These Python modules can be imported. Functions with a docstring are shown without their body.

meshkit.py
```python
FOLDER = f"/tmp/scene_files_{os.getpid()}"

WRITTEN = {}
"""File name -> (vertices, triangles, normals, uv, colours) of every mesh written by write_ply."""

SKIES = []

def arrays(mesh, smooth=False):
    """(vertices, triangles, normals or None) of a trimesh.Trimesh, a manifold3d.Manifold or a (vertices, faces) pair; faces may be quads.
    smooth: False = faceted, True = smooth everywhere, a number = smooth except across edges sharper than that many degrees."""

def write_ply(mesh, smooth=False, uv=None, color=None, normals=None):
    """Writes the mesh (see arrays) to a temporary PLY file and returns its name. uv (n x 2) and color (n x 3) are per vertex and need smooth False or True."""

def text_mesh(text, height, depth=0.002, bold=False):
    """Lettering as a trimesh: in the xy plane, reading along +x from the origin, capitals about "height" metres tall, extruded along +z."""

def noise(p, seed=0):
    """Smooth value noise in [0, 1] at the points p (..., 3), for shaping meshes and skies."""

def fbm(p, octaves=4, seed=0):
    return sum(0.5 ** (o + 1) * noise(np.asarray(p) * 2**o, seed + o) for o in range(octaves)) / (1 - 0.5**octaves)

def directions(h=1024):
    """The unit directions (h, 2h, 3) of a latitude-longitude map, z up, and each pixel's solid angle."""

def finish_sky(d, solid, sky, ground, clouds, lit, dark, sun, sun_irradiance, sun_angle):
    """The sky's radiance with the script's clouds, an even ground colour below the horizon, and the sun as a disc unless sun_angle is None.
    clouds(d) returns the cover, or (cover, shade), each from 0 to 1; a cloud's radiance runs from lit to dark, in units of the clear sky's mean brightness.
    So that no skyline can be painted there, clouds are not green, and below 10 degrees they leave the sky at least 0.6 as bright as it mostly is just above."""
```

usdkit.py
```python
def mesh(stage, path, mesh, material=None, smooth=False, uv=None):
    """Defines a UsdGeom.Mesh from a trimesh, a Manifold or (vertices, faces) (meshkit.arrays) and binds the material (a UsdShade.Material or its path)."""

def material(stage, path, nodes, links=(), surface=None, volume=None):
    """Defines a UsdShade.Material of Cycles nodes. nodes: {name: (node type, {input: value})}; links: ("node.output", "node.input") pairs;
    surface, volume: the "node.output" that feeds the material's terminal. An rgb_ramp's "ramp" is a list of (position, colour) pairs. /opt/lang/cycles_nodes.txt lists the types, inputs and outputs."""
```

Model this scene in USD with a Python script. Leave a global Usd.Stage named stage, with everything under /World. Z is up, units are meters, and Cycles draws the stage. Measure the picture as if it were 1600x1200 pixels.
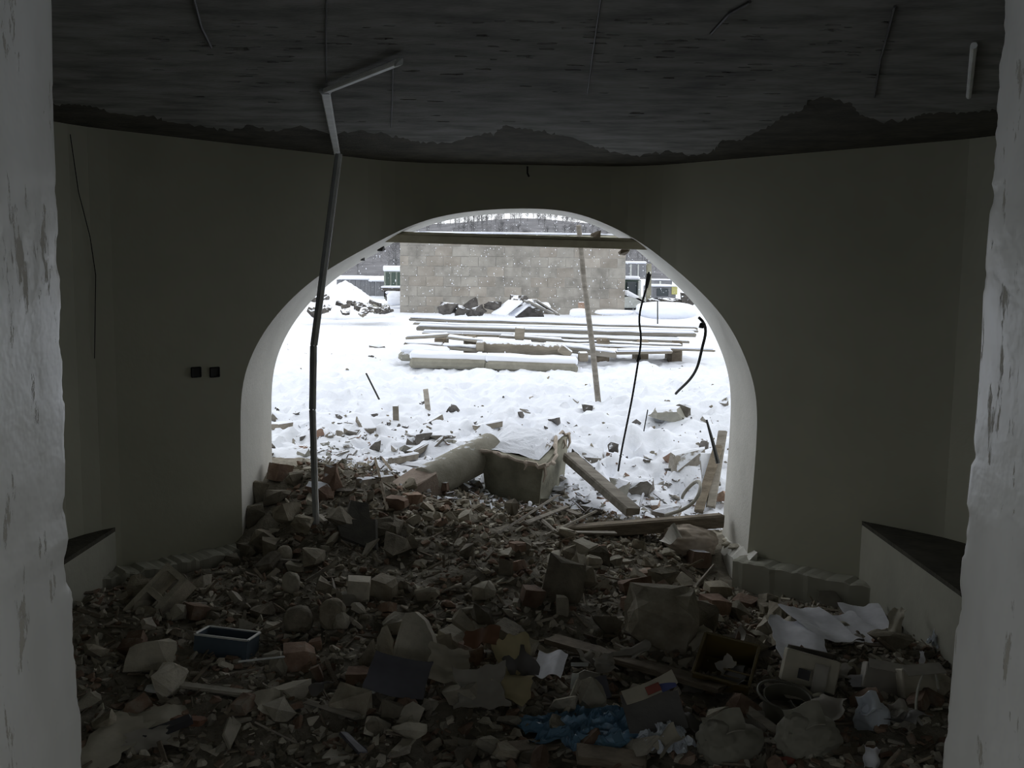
import math, random
import numpy as np, trimesh, manifold3d as m3
from shapely.geometry import Polygon, LineString, Point
from shapely import affinity
from scipy.interpolate import RBFInterpolator
from scipy.spatial.transform import Rotation as R
import usdkit, meshkit
from pxr import Usd, UsdGeom, UsdLux, UsdShade, Gf, Sdf, Vt

stage = Usd.Stage.CreateInMemory()
UsdGeom.SetStageUpAxis(stage, 'Z'); UsdGeom.SetStageMetersPerUnit(stage, 1.0)
World = UsdGeom.Xform.Define(stage, '/World'); stage.SetDefaultPrim(World.GetPrim())
UsdGeom.Scope.Define(stage, '/World/Looks')

# ------------------------------------------------------------------ camera, sky, exposure
F = 1500.0
EYE = np.array([0.0, 0.0, 1.85])
PITCH, ROLL = math.atan(175 / F), 0.012
EXPOSURE = -1.1
SKY = 1.0
fwd = np.array([0, math.cos(PITCH), -math.sin(PITCH)])
up0 = np.array([0, math.sin(PITCH), math.cos(PITCH)])
rt0 = np.array([1.0, 0, 0])
RT = rt0 * math.cos(ROLL) + up0 * math.sin(ROLL)
UP = up0 * math.cos(ROLL) - rt0 * math.sin(ROLL)
cam = UsdGeom.Camera.Define(stage, '/World/camera')
cam.CreateHorizontalApertureAttr(36.0); cam.CreateVerticalApertureAttr(27.0)
cam.CreateFocalLengthAttr(36.0 * F / 1600.0)
cam.CreateClippingRangeAttr(Gf.Vec2f(0.05, 2000.0))
cam.CreateExposureAttr(EXPOSURE)
cam.AddTransformOp().Set(Gf.Matrix4d(*RT, 0, *UP, 0, *(-fwd), 0, *EYE, 1))

dome = UsdLux.DomeLight.Define(stage, '/World/sky')       # an even, bright overcast sky
dome.CreateIntensityAttr(SKY); dome.CreateColorAttr(Gf.Vec3f(0.95, 0.975, 1.0))

# ------------------------------------------------------------------ helpers: rays, names, prims
def ray(px, py):
    d = fwd * F + RT * (px - 800) - UP * (py - 600)
    return d / np.linalg.norm(d)
def at_depth(px, py, Y):
    d = ray(px, py); return EYE + d * (Y / d[1])
def at_z(px, py, z):
    d = ray(px, py); return EYE + d * ((z - EYE[2]) / d[2])

used = {}
def numbered(name):
    k = used.get(name, 0); used[name] = k + 1
    return name if k == 0 else f'{name}_{k:03d}'
def tag(p, label=None, cat=None, group=None, kind=None):
    if kind is None and cat: kind = 'thing'
    for k, v in (('label', label), ('category', cat), ('group', group), ('kind', kind)):
        if v: p.SetCustomDataByKey(k, v)
    return p
child_names = {}
def obj(name, mesh, mat, parent=None, smooth=False, loc=None):
    if parent is None:
        path = '/World/' + numbered(name)
    else:
        pp = str(parent.GetPath()); d = child_names.setdefault(pp, {})
        k = d.get(name, 0); d[name] = k + 1
        path = f'{pp}/{name}' + ('' if k == 0 else f'_{k:03d}')
    m = usdkit.mesh(stage, path, mesh, M[mat] if isinstance(mat, str) else mat, smooth=smooth)
    if loc is not None: m.AddTranslateOp().Set(Gf.Vec3d(*map(float, loc)))
    return m.GetPrim()
def thing(name, label, cat, loc=(0, 0, 0), group=None, kind=None):
    x = UsdGeom.Xform.Define(stage, '/World/' + numbered(name)); x.AddTranslateOp().Set(Gf.Vec3d(*map(float, loc)))
    return tag(x.GetPrim(), label, cat, group, kind)
def single(name, mesh, mat, label, cat, loc=None, group=None, smooth=False, kind=None):
    """one-mesh thing; a mesh built in world coordinates is re-based to its own foot"""
    if loc is None:
        v, f, _ = meshkit.arrays(mesh)
        b = np.array([*(v.min(0) + v.max(0))[:2] / 2, v[:, 2].min()])
        mesh = trimesh.Trimesh(v - b, f, process=False); loc = b
    return tag(obj(name, mesh, mat, None, smooth, loc), label, cat, group, kind)

# ------------------------------------------------------------------ mesh helpers
def tm(man):
    m = man.to_mesh(); return trimesh.Trimesh(m.vert_properties[:, :3], m.tri_verts, process=False)
def box(sx, sy, sz, b=0.0):
    """box centred on the origin, edges rounded by b"""
    if b <= 0: return trimesh.creation.box((sx, sy, sz))
    b = min(b, .45 * min(sx, sy, sz))
    pts = []
    for i in (-1, 1):
        for j in (-1, 1):
            for k in (-1, 1):
                c = np.array([i * sx / 2, j * sy / 2, k * sz / 2])
                for ax in range(3):
                    q = c.copy()
                    for o in range(3):
                        if o != ax: q[o] -= b * np.sign(c[o])
                    pts.append(q)
    return trimesh.convex.convex_hull(np.array(pts))
def moved(mesh, loc=(0, 0, 0), rot=None):
    m = mesh.copy()
    if rot is not None:
        Q = np.eye(4); Q[:3, :3] = R.from_euler('zyx', rot, degrees=True).as_matrix() if not isinstance(rot, R) else rot.as_matrix(); m.apply_transform(Q)
    m.apply_translation(loc); return m
def cat(*ms): return trimesh.util.concatenate([m for m in ms])
def bar(p0, p1, w, h, b=0.004, jit=0, rng=None):
    """squared timber between two points: w across (level), h upright"""
    p0, p1 = np.asarray(p0, float), np.asarray(p1, float)
    d = p1 - p0; L = np.linalg.norm(d); d /= L
    s = np.cross(d, [0, 0, 1.0]); n = np.linalg.norm(s)
    s = s / n if n > 1e-3 else np.array([1.0, 0, 0]); u = np.cross(s, d)
    m = box(L, w, h, b)
    if jit and rng is not None:
        m.vertices += rng.normal(0, jit, m.vertices.shape) * [1.5, 1, 1]
    Q = np.eye(4); Q[:3, 0], Q[:3, 1], Q[:3, 2], Q[:3, 3] = d, s, u, (p0 + p1) / 2
    m.apply_transform(Q); return m
def tube(pts, r, n=8, closed_ends=True):
    pts = np.asarray(pts, float); K = len(pts); r = np.broadcast_to(r, (K,))
    t = np.gradient(pts, axis=0); t /= np.linalg.norm(t, axis=1)[:, None]
    a = np.array([0, 0, 1.0]) if abs(t[0, 2]) < .9 else np.array([1.0, 0, 0])
    V = []
    for i in range(K):
        s = np.cross(t[i], a); s /= np.linalg.norm(s); u = np.cross(s, t[i]); a = u
        ang = np.linspace(0, 2 * np.pi, n, endpoint=False)
        V.append(pts[i] + r[i] * (np.cos(ang)[:, None] * s + np.sin(ang)[:, None] * u))
    V = np.vstack(V + [pts[:1], pts[-1:]]); Fc = []
    for i in range(K - 1):
        for j in range(n):
            a0, b0 = i * n + j, i * n + (j + 1) % n
            Fc += [[a0, b0, b0 + n], [a0, b0 + n, a0 + n]]
    for j in range(n):
        Fc += [[K * n, (j + 1) % n, j], [K * n + 1, (K - 1) * n + j, (K - 1) * n + (j + 1) % n]]
    m = trimesh.Trimesh(V, Fc, process=False); m.fix_normals(); return m
def spline(pts, n=24):
    from scipy.interpolate import CubicSpline
    pts = np.asarray(pts, float); t = np.r_[0, np.cumsum(np.linalg.norm(np.diff(pts, axis=0), axis=1))]
    return CubicSpline(t, pts)(np.linspace(0, t[-1], n))
def lathe(profile, n=28):
    return trimesh.creation.revolve(np.asarray(profile, float), sections=n)
def chunk(rng, sx, sy, sz, n=16, rough=.07, sub=1):
    """a broken lump: hull of points on a rounded box, roughened"""
    p = rng.uniform(-1, 1, (n, 3)); p /= np.maximum(np.abs(p).max(1), 1e-6)[:, None]
    p = p * rng.uniform(.78, 1.0, (n, 1)) * .5
    m = trimesh.convex.convex_hull(p)
    for _ in range(sub): m = m.subdivide()
    v = m.vertices; q = meshkit.fbm(v * 5 + rng.uniform(0, 90, 3), 3, seed=int(rng.integers(1 << 20)))
    v = v * (1 + (q[:, None] - .5) * rough * 5)
    m.vertices = v * [sx, sy, sz]
    return m
def brickbat(rng, sx, sy, sz, cut=True):
    """piece of a brick: three faces true, one end broken"""
    c = np.array([[i, j, k] for i in (-.5, .5) for j in (-.5, .5) for k in (-.5, .5)])
    c = c + rng.normal(0, .025, c.shape)
    pts = [c[c[:, 0] < 0]]
    far = c[c[:, 0] > 0]
    for q in far:
        pts.append(np.array([q + [-rng.uniform(0, .45) if cut else 0, 0, 0], q * [rng.uniform(.9, 1.1), .7, .6]]))
    m = trimesh.convex.convex_hull(np.vstack(pts)).subdivide()
    m.vertices += rng.normal(0, .012, m.vertices.shape)
    m.vertices = m.vertices * [sx, sy, sz]; return m
def shard(rng, sx, sy, t, n=8):
    """flat broken plate with chamfered edges"""
    a = np.sort(rng.uniform(0, 2 * np.pi, n)); rr = rng.uniform(.7, 1.0, n)
    poly = np.c_[np.cos(a) * rr * sx / 2, np.sin(a) * rr * sy / 2]
    hull = Polygon(poly)
    if not hull.is_valid or hull.area < .1 * sx * sy: hull = hull.convex_hull
    P = np.array(hull.exterior.coords)[:-1]; c = P.mean(0); k = len(P)
    lv = [(P, -t / 2), ((P - c) * 1.03 + c, 0), ((P - c) * .95 + c, t / 2)]
    V = np.vstack([np.c_[q, np.full(k, z) + rng.normal(0, t * .12, k)] for q, z in lv] + [[[*c, -t / 2]], [[*c, t / 2]]])
    Fc = []
    for l in range(2):
        for j in range(k):
            a0, b0 = l * k + j, l * k + (j + 1) % k
            Fc += [[a0, b0, b0 + k], [a0, b0 + k, a0 + k]]
    for j in range(k):
        Fc += [[3 * k, (j + 1) % k, j], [3 * k + 1, 2 * k + j, 2 * k + (j + 1) % k]]
    m = trimesh.Trimesh(V, Fc, process=False); m.fix_normals(); return m
def sheet(w, h, fn, t=.0012, nu=14, nv=12, outline=None):
    """thin bent sheet; fn(u, v) -> z, u and v from -1 to 1; outline trims ragged edges by u-v scaling"""
    u, v = np.meshgrid(np.linspace(-1, 1, nu), np.linspace(-1, 1, nv), indexing='ij')
    U, V = (u, v) if outline is None else outline(u, v)
    top = np.stack([U * w / 2, V * h / 2, fn(u, v)], -1)
    du, dv = np.gradient(top, axis=0), np.gradient(top, axis=1)
    n = np.cross(du, dv); n /= np.maximum(np.linalg.norm(n, axis=-1, keepdims=True), 1e-9)
    A, B = (top + n * t / 2).reshape(-1, 3), (top - n * t / 2).reshape(-1, 3); N = len(A); Fc = []
    I = lambda i, j: i * nv + j
    for i in range(nu - 1):
        for j in range(nv - 1):
            a, b, c, d = I(i, j), I(i + 1, j), I(i + 1, j + 1), I(i, j + 1)
            Fc += [[a, b, c], [a, c, d], [N + a, N + c, N + b], [N + a, N + d, N + c]]
    rim = [I(i, 0) for i in range(nu)] + [I(nu - 1, j) for j in range(1, nv)] + [I(i, nv - 1) for i in range(nu - 2, -1, -1)] + [I(0, j) for j in range(nv - 2, 0, -1)]
    for a, b in zip(rim, rim[1:] + rim[:1]): Fc += [[a, N + a, b], [b, N + a, N + b]]
    return trimesh.Trimesh(np.vstack([A, B]), Fc, process=False)
def blob(rng, sx, sy, sz, amp=.12, freq=2.2, level=3, p=3.0):
    m = trimesh.creation.icosphere(level, 1.0); v = m.vertices
    v = v / (np.abs(v) ** p).sum(1)[:, None] ** (1 / p)
    q = meshkit.fbm(v * freq + rng.uniform(0, 50, 3), 3, seed=int(rng.integers(1 << 20)))
    v = v * (1 + (q[:, None] - .5) * 2 * amp)
    m.vertices = v * [sx / 2, sy / 2, sz / 2]; return m
def prism(P, t, rot=None):
    return trimesh.creation.extrude_polygon(Polygon(P), t, engine='earcut')

# ------------------------------------------------------------------ materials
M = {}
def mottled(name, c1, c2, scale=9, rough=.9, bump=.3, bscale=60, snow=None, vary=.25, stretch=None, detail=5, spec=.3, third=None):
    """two mottled colours, fine relief, a tone of its own per object; snow = depth of the snow that lies on its upper faces"""
    n = {'g': ('geometry', {}), 'map': ('mapping', {'scale': stretch or (1, 1, 1)}),
         'n': ('noise_texture', {'scale': scale, 'detail': detail, 'roughness': .62}),
         'r': ('rgb_ramp', {'ramp': [(.3, c1), (.7, c2)] if third is None else [(.28, c1), (.55, c2), (.75, third)]}),
         'oi': ('object_info', {}), 'mr': ('map_range', {'to_min': 1 - vary, 'to_max': 1 + vary}),
         'mul': ('vector_math', {'math_type': 'scale'}),
         'bn': ('noise_texture', {'scale': bscale, 'detail': 4, 'roughness': .65}),
         'b': ('bump', {'strength': bump, 'distance': .01}),
         'p': ('principled_bsdf', {'roughness': rough, 'specular_ior_level': spec})}
    l = [('g.position', 'map.vector'), ('map.vector', 'n.vector'), ('n.fac', 'r.fac'), ('oi.random', 'mr.value'), ('r.color', 'mul.vector1'), ('mr.result', 'mul.scale'),
         ('map.vector', 'bn.vector'), ('bn.fac', 'b.height'), ('b.normal', 'p.normal')]
    if snow is None:
        l.append(('mul.vector', 'p.base_color'))
    else:
        n |= {'sx': ('separate_xyz', {}), 'sn': ('noise_texture', {'scale': 14, 'detail': 4}),
              'ma': ('math', {'math_type': 'multiply_add', 'value2': 1.3, 'value3': -.65}), 'ad': ('math', {'math_type': 'add'}),
              'sm': ('map_range', {'range_type': 'smoothstep', 'from_min': snow, 'from_max': snow + .18}),
              'mix': ('mix_color', {'b': (.80, .83, .90)})}
        l += [('g.normal', 'sx.vector'), ('g.position', 'sn.vector'), ('sn.fac', 'ma.value1'), ('sx.z', 'ad.value1'), ('ma.value', 'ad.value2'), ('ad.value', 'sm.value'),
              ('sm.result', 'mix.fac'), ('mul.vector', 'mix.a'), ('mix.result', 'p.base_color')]
    M[name] = usdkit.material(stage, f'/World/Looks/{name}', n, l, surface='p.BSDF')
def plain(name, c, rough=.6, spec=.4, metal=0.0):
    mottled(name, tuple(x * .85 for x in c), tuple(min(1, x * 1.1) for x in c), scale=14, rough=rough, bump=.12, bscale=40, vary=.05, spec=spec)

mottled('whitewash', (.74, .74, .72), (.82, .82, .80), scale=1.3, vary=0, bump=.1)
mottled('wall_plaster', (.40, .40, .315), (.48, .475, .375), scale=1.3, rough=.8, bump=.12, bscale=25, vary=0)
mottled('dull_plaster', (.30, .30, .25), (.40, .395, .33), scale=2.0, rough=.85, bump=.2, bscale=30, vary=0)
mottled('dark_stone', (.08, .08, .075), (.17, .165, .15), scale=8, bump=.5, vary=.2)
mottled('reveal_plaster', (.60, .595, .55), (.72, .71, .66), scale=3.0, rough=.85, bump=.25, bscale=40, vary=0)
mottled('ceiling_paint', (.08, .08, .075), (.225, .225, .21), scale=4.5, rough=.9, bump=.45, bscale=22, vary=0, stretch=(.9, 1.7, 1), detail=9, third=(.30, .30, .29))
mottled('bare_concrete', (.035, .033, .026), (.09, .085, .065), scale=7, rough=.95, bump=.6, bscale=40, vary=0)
mottled('rubble', (.145, .125, .092), (.34, .31, .245), scale=9, bump=.5, vary=.4)
mottled('pale_mortar', (.31, .29, .235), (.52, .485, .40), scale=11, bump=.45, vary=.25)
mottled('brick', (.15, .095, .068), (.27, .185, .135), scale=12, bump=.45, vary=.3, third=(.36, .33, .28))
mottled('pink_brick', (.22, .17, .14), (.36, .30, .25), scale=10, bump=.4, vary=.1)
mottled('plaster_plate', (.34, .32, .265), (.60, .56, .475), scale=8, bump=.3, vary=.25)
mottled('old_wood', (.13, .107, .08), (.27, .23, .175), scale=9, bump=.4, vary=.3, stretch=(1, 1, 5))
mottled('grey_wood', (.20, .18, .15), (.40, .37, .32), scale=7, bump=.4, vary=.25, stretch=(.6, 3, 3))
mottled('dirt', (.14, .125, .095), (.29, .265, .215), scale=14, bump=.9, bscale=45, vary=0)
mottled('snowy_rubble', (.13, .115, .095), (.30, .28, .24), scale=9, bump=.5, vary=.4, snow=.42)
mottled('snowy_brick', (.19, .115, .085), (.34, .25, .19), scale=9, bump=.5, vary=.3, snow=.55)
mottled('snowy_wood', (.16, .14, .11), (.30, .27, .22), scale=6, bump=.3, vary=.2, snow=.55, stretch=(.6, 3, 3))
mottled('snowy_plank', (.19, .18, .155), (.33, .31, .275), scale=5, bump=.3, vary=.12, snow=.40, stretch=(.5, 3, 3))
mottled('snowy_concrete', (.24, .235, .20), (.36, .35, .30), scale=6, bump=.3, vary=.1, snow=.6)
mottled('snowy_dark', (.05, .046, .042), (.15, .14, .13), scale=9, bump=.5, vary=.3, snow=.72)
mottled('dusted_concrete', (.26, .25, .20), (.42, .40, .34), scale=6, bump=.3, vary=.1, snow=.95)
mottled('plank_wood', (.15, .14, .12), (.29, .27, .235), scale=5, bump=.3, vary=.2, stretch=(.5, 3, 3))
mottled('concrete_pale', (.19, .18, .145), (.30, .29, .24), scale=6, bump=.3, vary=.1)
mottled('concrete', (.17, .165, .125), (.33, .32, .25), scale=6, bump=.4, vary=.1)
mottled('block_a', (.19, .18, .16), (.31, .295, .265), scale=3, bump=.3, vary=.10, third=(.36, .34, .30))
mottled('block_b', (.22, .20, .17), (.31, .285, .25), scale=2.4, bump=.3, vary=.10, third=(.38, .36, .32))
mottled('mortar', (.34, .33, .30), (.44, .42, .39), scale=6, bump=.3, vary=0)
mottled('hill_soil', (.10, .10, .11), (.22, .22, .235), scale=.35, rough=1, bump=.1, vary=0)
mottled('tree_bark', (.14, .14, .145), (.30, .30, .31), scale=1, rough=1, bump=.1, vary=.35)
plain('grey_trunking', (.74, .76, .75), .45)
plain('dark_trunking', (.30, .315, .32), .45)
plain('black_box', (.012, .012, .011), .7)
plain('cable_black', (.03, .03, .028), .6)
plain('white_plastic', (.62, .64, .63), .4)
plain('paper', (.72, .73, .78), .8)
plain('aged_paper', (.44, .41, .33), .85)
plain('dark_page', (.15, .145, .14), .7)
plain('card', (.36, .34, .30), .85)
plain('print_ink', (.05, .05, .055), .8)
plain('blue_card', (.07, .10, .13), .6)
plain('slate_sheet', (.13, .13, .155), .6)
plain('amber_plastic', (.13, .095, .03), .45)
plain('amber_rim', (.13, .10, .045), .5)
plain('bucket_plastic', (.12, .115, .09), .6)
plain('sack', (.27, .26, .215), .9)
plain('cloth', (.50, .43, .36), .95)
plain('white_bag', (.66, .64, .58), .7)
plain('blue_film', (.13, .25, .36), .3)
plain('film_white', (.62, .67, .73), .3)
plain('red_print', (.34, .10, .08), .6)
plain('blue_print', (.10, .12, .30), .6)
plain('olive_beam', (.34, .315, .22), .85)
plain('hose', (.42, .41, .36), .6)
plain('truck_green', (.06, .085, .07), .7)
plain('hut_green', (.24, .27, .235), .8)
plain('fence_grey', (.20, .205, .22), .9)
plain('yellow_paint', (.44, .42, .17), .6)
plain('pale_metal', (.50, .52, .50), .5)
plain('rust', (.20, .10, .06), .8)
plain('tyre', (.015, .015, .016), .8)
plain('flower_print', (.46, .40, .24), .8)
M['snow_cap'] = usdkit.material(stage, '/World/Looks/snow_cap', {'p': ('principled_bsdf', {'base_color': (.82, .845, .905), 'roughness': .85, 'specular_ior_level': .2})}, [], surface='p.BSDF')
M['dark_glass'] = usdkit.material(stage, '/World/Looks/dark_glass', {'p': ('principled_bsdf', {'base_color': (.03, .04, .045), 'roughness': .15})}, [], surface='p.BSDF')
# snow over broken ground: thin near the building, where soil, chips and mud show through
M['snow_ground'] = usdkit.material(stage, '/World/Looks/snow_ground', {
    'g': ('geometry', {}), 'x': ('separate_xyz', {}),
    'cov': ('map_range', {'from_min': 5.95, 'from_max': 6.6, 'to_min': .46, 'to_max': .17}),
    'n': ('noise_texture', {'scale': 5.5, 'detail': 7, 'roughness': .68}),
    'sub': ('math', {'math_type': 'subtract'}), 'sm': ('map_range', {'range_type': 'smoothstep', 'from_min': -.02, 'from_max': .055}),
    'dn': ('noise_texture', {'scale': 24, 'detail': 4}), 'dr': ('rgb_ramp', {'ramp': [(.3, (.07, .06, .048)), (.7, (.22, .19, .15))]}),
    'mix': ('mix_color', {'b': (.80, .83, .90)}),
    'bn': ('noise_texture', {'scale': 16, 'detail': 5}), 'b': ('bump', {'strength': .35, 'distance': .03}),
    'p': ('principled_bsdf', {'roughness': .9, 'specular_ior_level': .15})},
    [('g.position', 'x.vector'), ('x.y', 'cov.value'), ('g.position', 'n.vector'), ('n.fac', 'sub.value1'), ('cov.result', 'sub.value2'), ('sub.value', 'sm.value'),
     ('g.position', 'dn.vector'), ('dn.fac', 'dr.fac'), ('dr.color', 'mix.a'), ('sm.result', 'mix.fac'), ('mix.result', 'p.base_color'),
     ('g.position', 'bn.vector'), ('bn.fac', 'b.height'), ('b.normal', 'p.normal')], surface='p.BSDF')
# oil-painted door jambs: cool grey gloss paint, flaked to beige plaster in vertical patches
M['jamb_paint'] = usdkit.material(stage, '/World/Looks/jamb_paint', {
    'g': ('geometry', {}), 'map': ('mapping', {'scale': (1, 3.5, 1.0)}), 'map2': ('mapping', {'scale': (1, 2, .8)}),
    'n': ('noise_texture', {'scale': 4.5, 'detail': 8, 'roughness': .72}), 'pr': ('rgb_ramp', {'ramp': [(.60, (0, 0, 0)), (.63, (1, 1, 1))]}),
    'n2': ('noise_texture', {'scale': 2.2, 'detail': 4}), 'r2': ('rgb_ramp', {'ramp': [(.3, (.64, .64, .60)), (.7, (.80, .805, .775))]}),
    'mix': ('mix_color', {'b': (.45, .43, .37)}), 'bw': ('rgb_to_bw', {}),
    'rr': ('map_range', {'to_min': .3, 'to_max': .85}),
    'bn': ('noise_texture', {'scale': 11, 'detail': 3}), 'add': ('math', {'math_type': 'multiply_add', 'value2': -.8}),
    'b': ('bump', {'strength': .5, 'distance': .012}), 'p': ('principled_bsdf', {'specular_ior_level': .45})},
    [('g.position', 'map.vector'), ('map.vector', 'n.vector'), ('n.fac', 'pr.fac'), ('g.position', 'map2.vector'), ('map2.vector', 'n2.vector'), ('n2.fac', 'r2.fac'),
     ('r2.color', 'mix.a'), ('pr.color', 'bw.color'), ('bw.val', 'mix.fac'), ('mix.result', 'p.base_color'), ('bw.val', 'rr.value'), ('rr.result', 'p.roughness'),
     ('g.position', 'bn.vector'), ('bw.val', 'add.value1'), ('bn.fac', 'add.value3'), ('add.value', 'b.height'), ('b.normal', 'p.normal')], surface='p.BSDF')

# ------------------------------------------------------------------ the lie of the land
CP = np.array([
    (-2.6, -4, .15), (2.6, -4, .15), (0, -1, .15), (-2, 1.5, .18), (2, 1.5, .18), (-1.2, 2.5, .2), (0, 2.5, .2), (1.2, 2.5, .22), (-1.9, 3.2, .3), (-1, 3.2, .24), (0, 3.2, .22), (1, 3.2, .24), (1.9, 3.2, .3),
    (-1.9, 4, .38), (-1, 4, .3), (0, 4, .27), (1, 4, .27), (1.9, 4, .27), (-1.7, 4.5, .31), (-.8, 4.6, .37), (0, 4.6, .36), (.8, 4.6, .26), (1.7, 4.5, .2),
    (-1.5, 4.9, .33), (-1.2, 5.1, .52), (-1.0, 5.0, .5), (0, 5.1, .41), (1.2, 5.0, .07), (.8, 5.1, .19), (-1.25, 5.5, .71), (-1.0, 5.4, .68), (-.55, 5.5, .50), (0, 5.6, .40), (.8, 5.5, .28), (1.25, 5.5, .12),
    (-1.4, 6, .67), (-.7, 6, .54), (0, 6, .36), (.6, 6, .32), (1.4, 6, .2), (-2.4, 6.5, .68), (-1.5, 6.6, .67), (-.7, 6.6, .58), (0, 6.6, .45), (1, 6.5, .36), (2.4, 6.5, .38),
    (-2.5, 7.2, .67), (-1, 7.2, .64), (0, 7.2, .60), (1, 7.2, .54), (2.5, 7.2, .54), (-3, 8, .70), (0, 8, .70), (1.5, 8, .70), (3, 8, .7), (-4, 9.5, .74), (0, 9.5, .74), (4, 9.5, .74), (-5, 12, .77), (0, 12, .77), (5, 12, .77), (-8, 22, .875), (0, 22, .875), (8, 22, .875), (-20, 45, 1.1), (0, 45, 1.1), (20, 45, 1.1), (-40, 80, 1.3), (0, 80, 1.3), (40, 80, 1.3)])
_rbf = RBFInterpolator(CP[:, :2], CP[:, 2], kernel='linear', neighbors=14)
_gx, _gy = np.linspace(-9, 9, 181), np.linspace(-5, 26, 311)
from scipy.interpolate import RegularGridInterpolator
from scipy.ndimage import gaussian_filter, gaussian_filter1d
_G = np.stack(np.meshgrid(_gx, _gy, indexing='ij'), -1)
_base = gaussian_filter(_rbf(_G.reshape(-1, 2)).reshape(_G.shape[:2]), 1.2)
_rgi = RegularGridInterpolator((_gx, _gy), _base, bounds_error=False, fill_value=None)
def H(x, y, fine=True):
    x, y = np.broadcast_arrays(np.asarray(x, float), np.asarray(y, float))
    far = np.clip((y - 22) / 10, 0, 1)
    z = _rgi(np.stack([np.clip(x, -9, 9), np.clip(y, -5, 25.9)], -1)) * (1 - far) + (.875 + (y - 22) * .0095) * far
    if fine:
        P = np.stack([x, y, np.zeros_like(x)], -1)
        ins = np.clip((6.6 - y) / .8, 0, 1); near = np.clip((y - 6) / .6, 0, 1) * np.clip((15 - y) / 6, .12, 1)
        z = z + ins * ((meshkit.fbm(P * 4.5, 4, 3) - .5) * .10 + (meshkit.noise(P * 22, 5) - .5) * .02)
        z = z + near * ((meshkit.fbm(P * 3.2, 3, 9) - .5) * .19 + np.abs(meshkit.noise(P * 8.5, 12) - .5) * -.15 + (meshkit.noise(P * 17, 14) - .5) * .05)
    return z
def h1(x, y, fine=True): return float(H(np.array([x]), np.array([y]), fine)[0])
def ground(px, py):
    """where the sight line through a pixel meets the ground"""
    d = ray(px, py); s = np.linspace(1.5, 40, 1500); P = EYE + d * s[:, None]
    below = P[:, 2] < H(P[:, 0], P[:, 1], False)
    i = int(np.argmax(below)) if below.any() else 1499
    return P[i]
def grid_mesh(X, Y, Z):
    n, m = X.shape; idx = np.arange(n * m).reshape(n, m)
    a, b, c, d = idx[:-1, :-1], idx[1:, :-1], idx[1:, 1:], idx[:-1, 1:]
    Fc = np.concatenate([np.stack([a, b, c], -1).reshape(-1, 3), np.stack([a, c, d], -1).reshape(-1, 3)])
    return trimesh.Trimesh(np.stack([X, Y, Z], -1).reshape(-1, 3), Fc, process=False)

# ------------------------------------------------------------------ the room: plan, walls, arch, ceiling
EYEZ = EYE[2]; CEIL = EYEZ + .62
def ceil_pt(px, py): return at_z(px, py, CEIL)
cL, cR = ceil_pt(625, 258), ceil_pt(1000, 265)
oL, oR = ceil_pt(78, 197.3), ceil_pt(1574, 217.5)
XL, XR = float(oL[0]), float(oR[0])
inner = [(XL, 2.1), (XL, float(oL[1])), (float(cL[0]), float(cL[1])), (float(cR[0]), float(cR[1])), (XR, float(oR[1])), (XR, 2.1)]
TH = .46
room = Polygon(inner)
room = room.buffer(-.62, join_style=2).buffer(.62, quad_segs=10).intersection(room).union(Polygon([(XL, 2.1), (XL, 3.4), (XR, 3.4), (XR, 2.1)]))      # the plaster turns the corners softly
outer = Polygon(inner).buffer(TH, join_style=2)
_rc = list(room.exterior.coords); FACETS = [(a, b) for a, b in zip(_rc[:-1], _rc[1:]) if max(a[1], b[1]) > 2.2]
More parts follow.
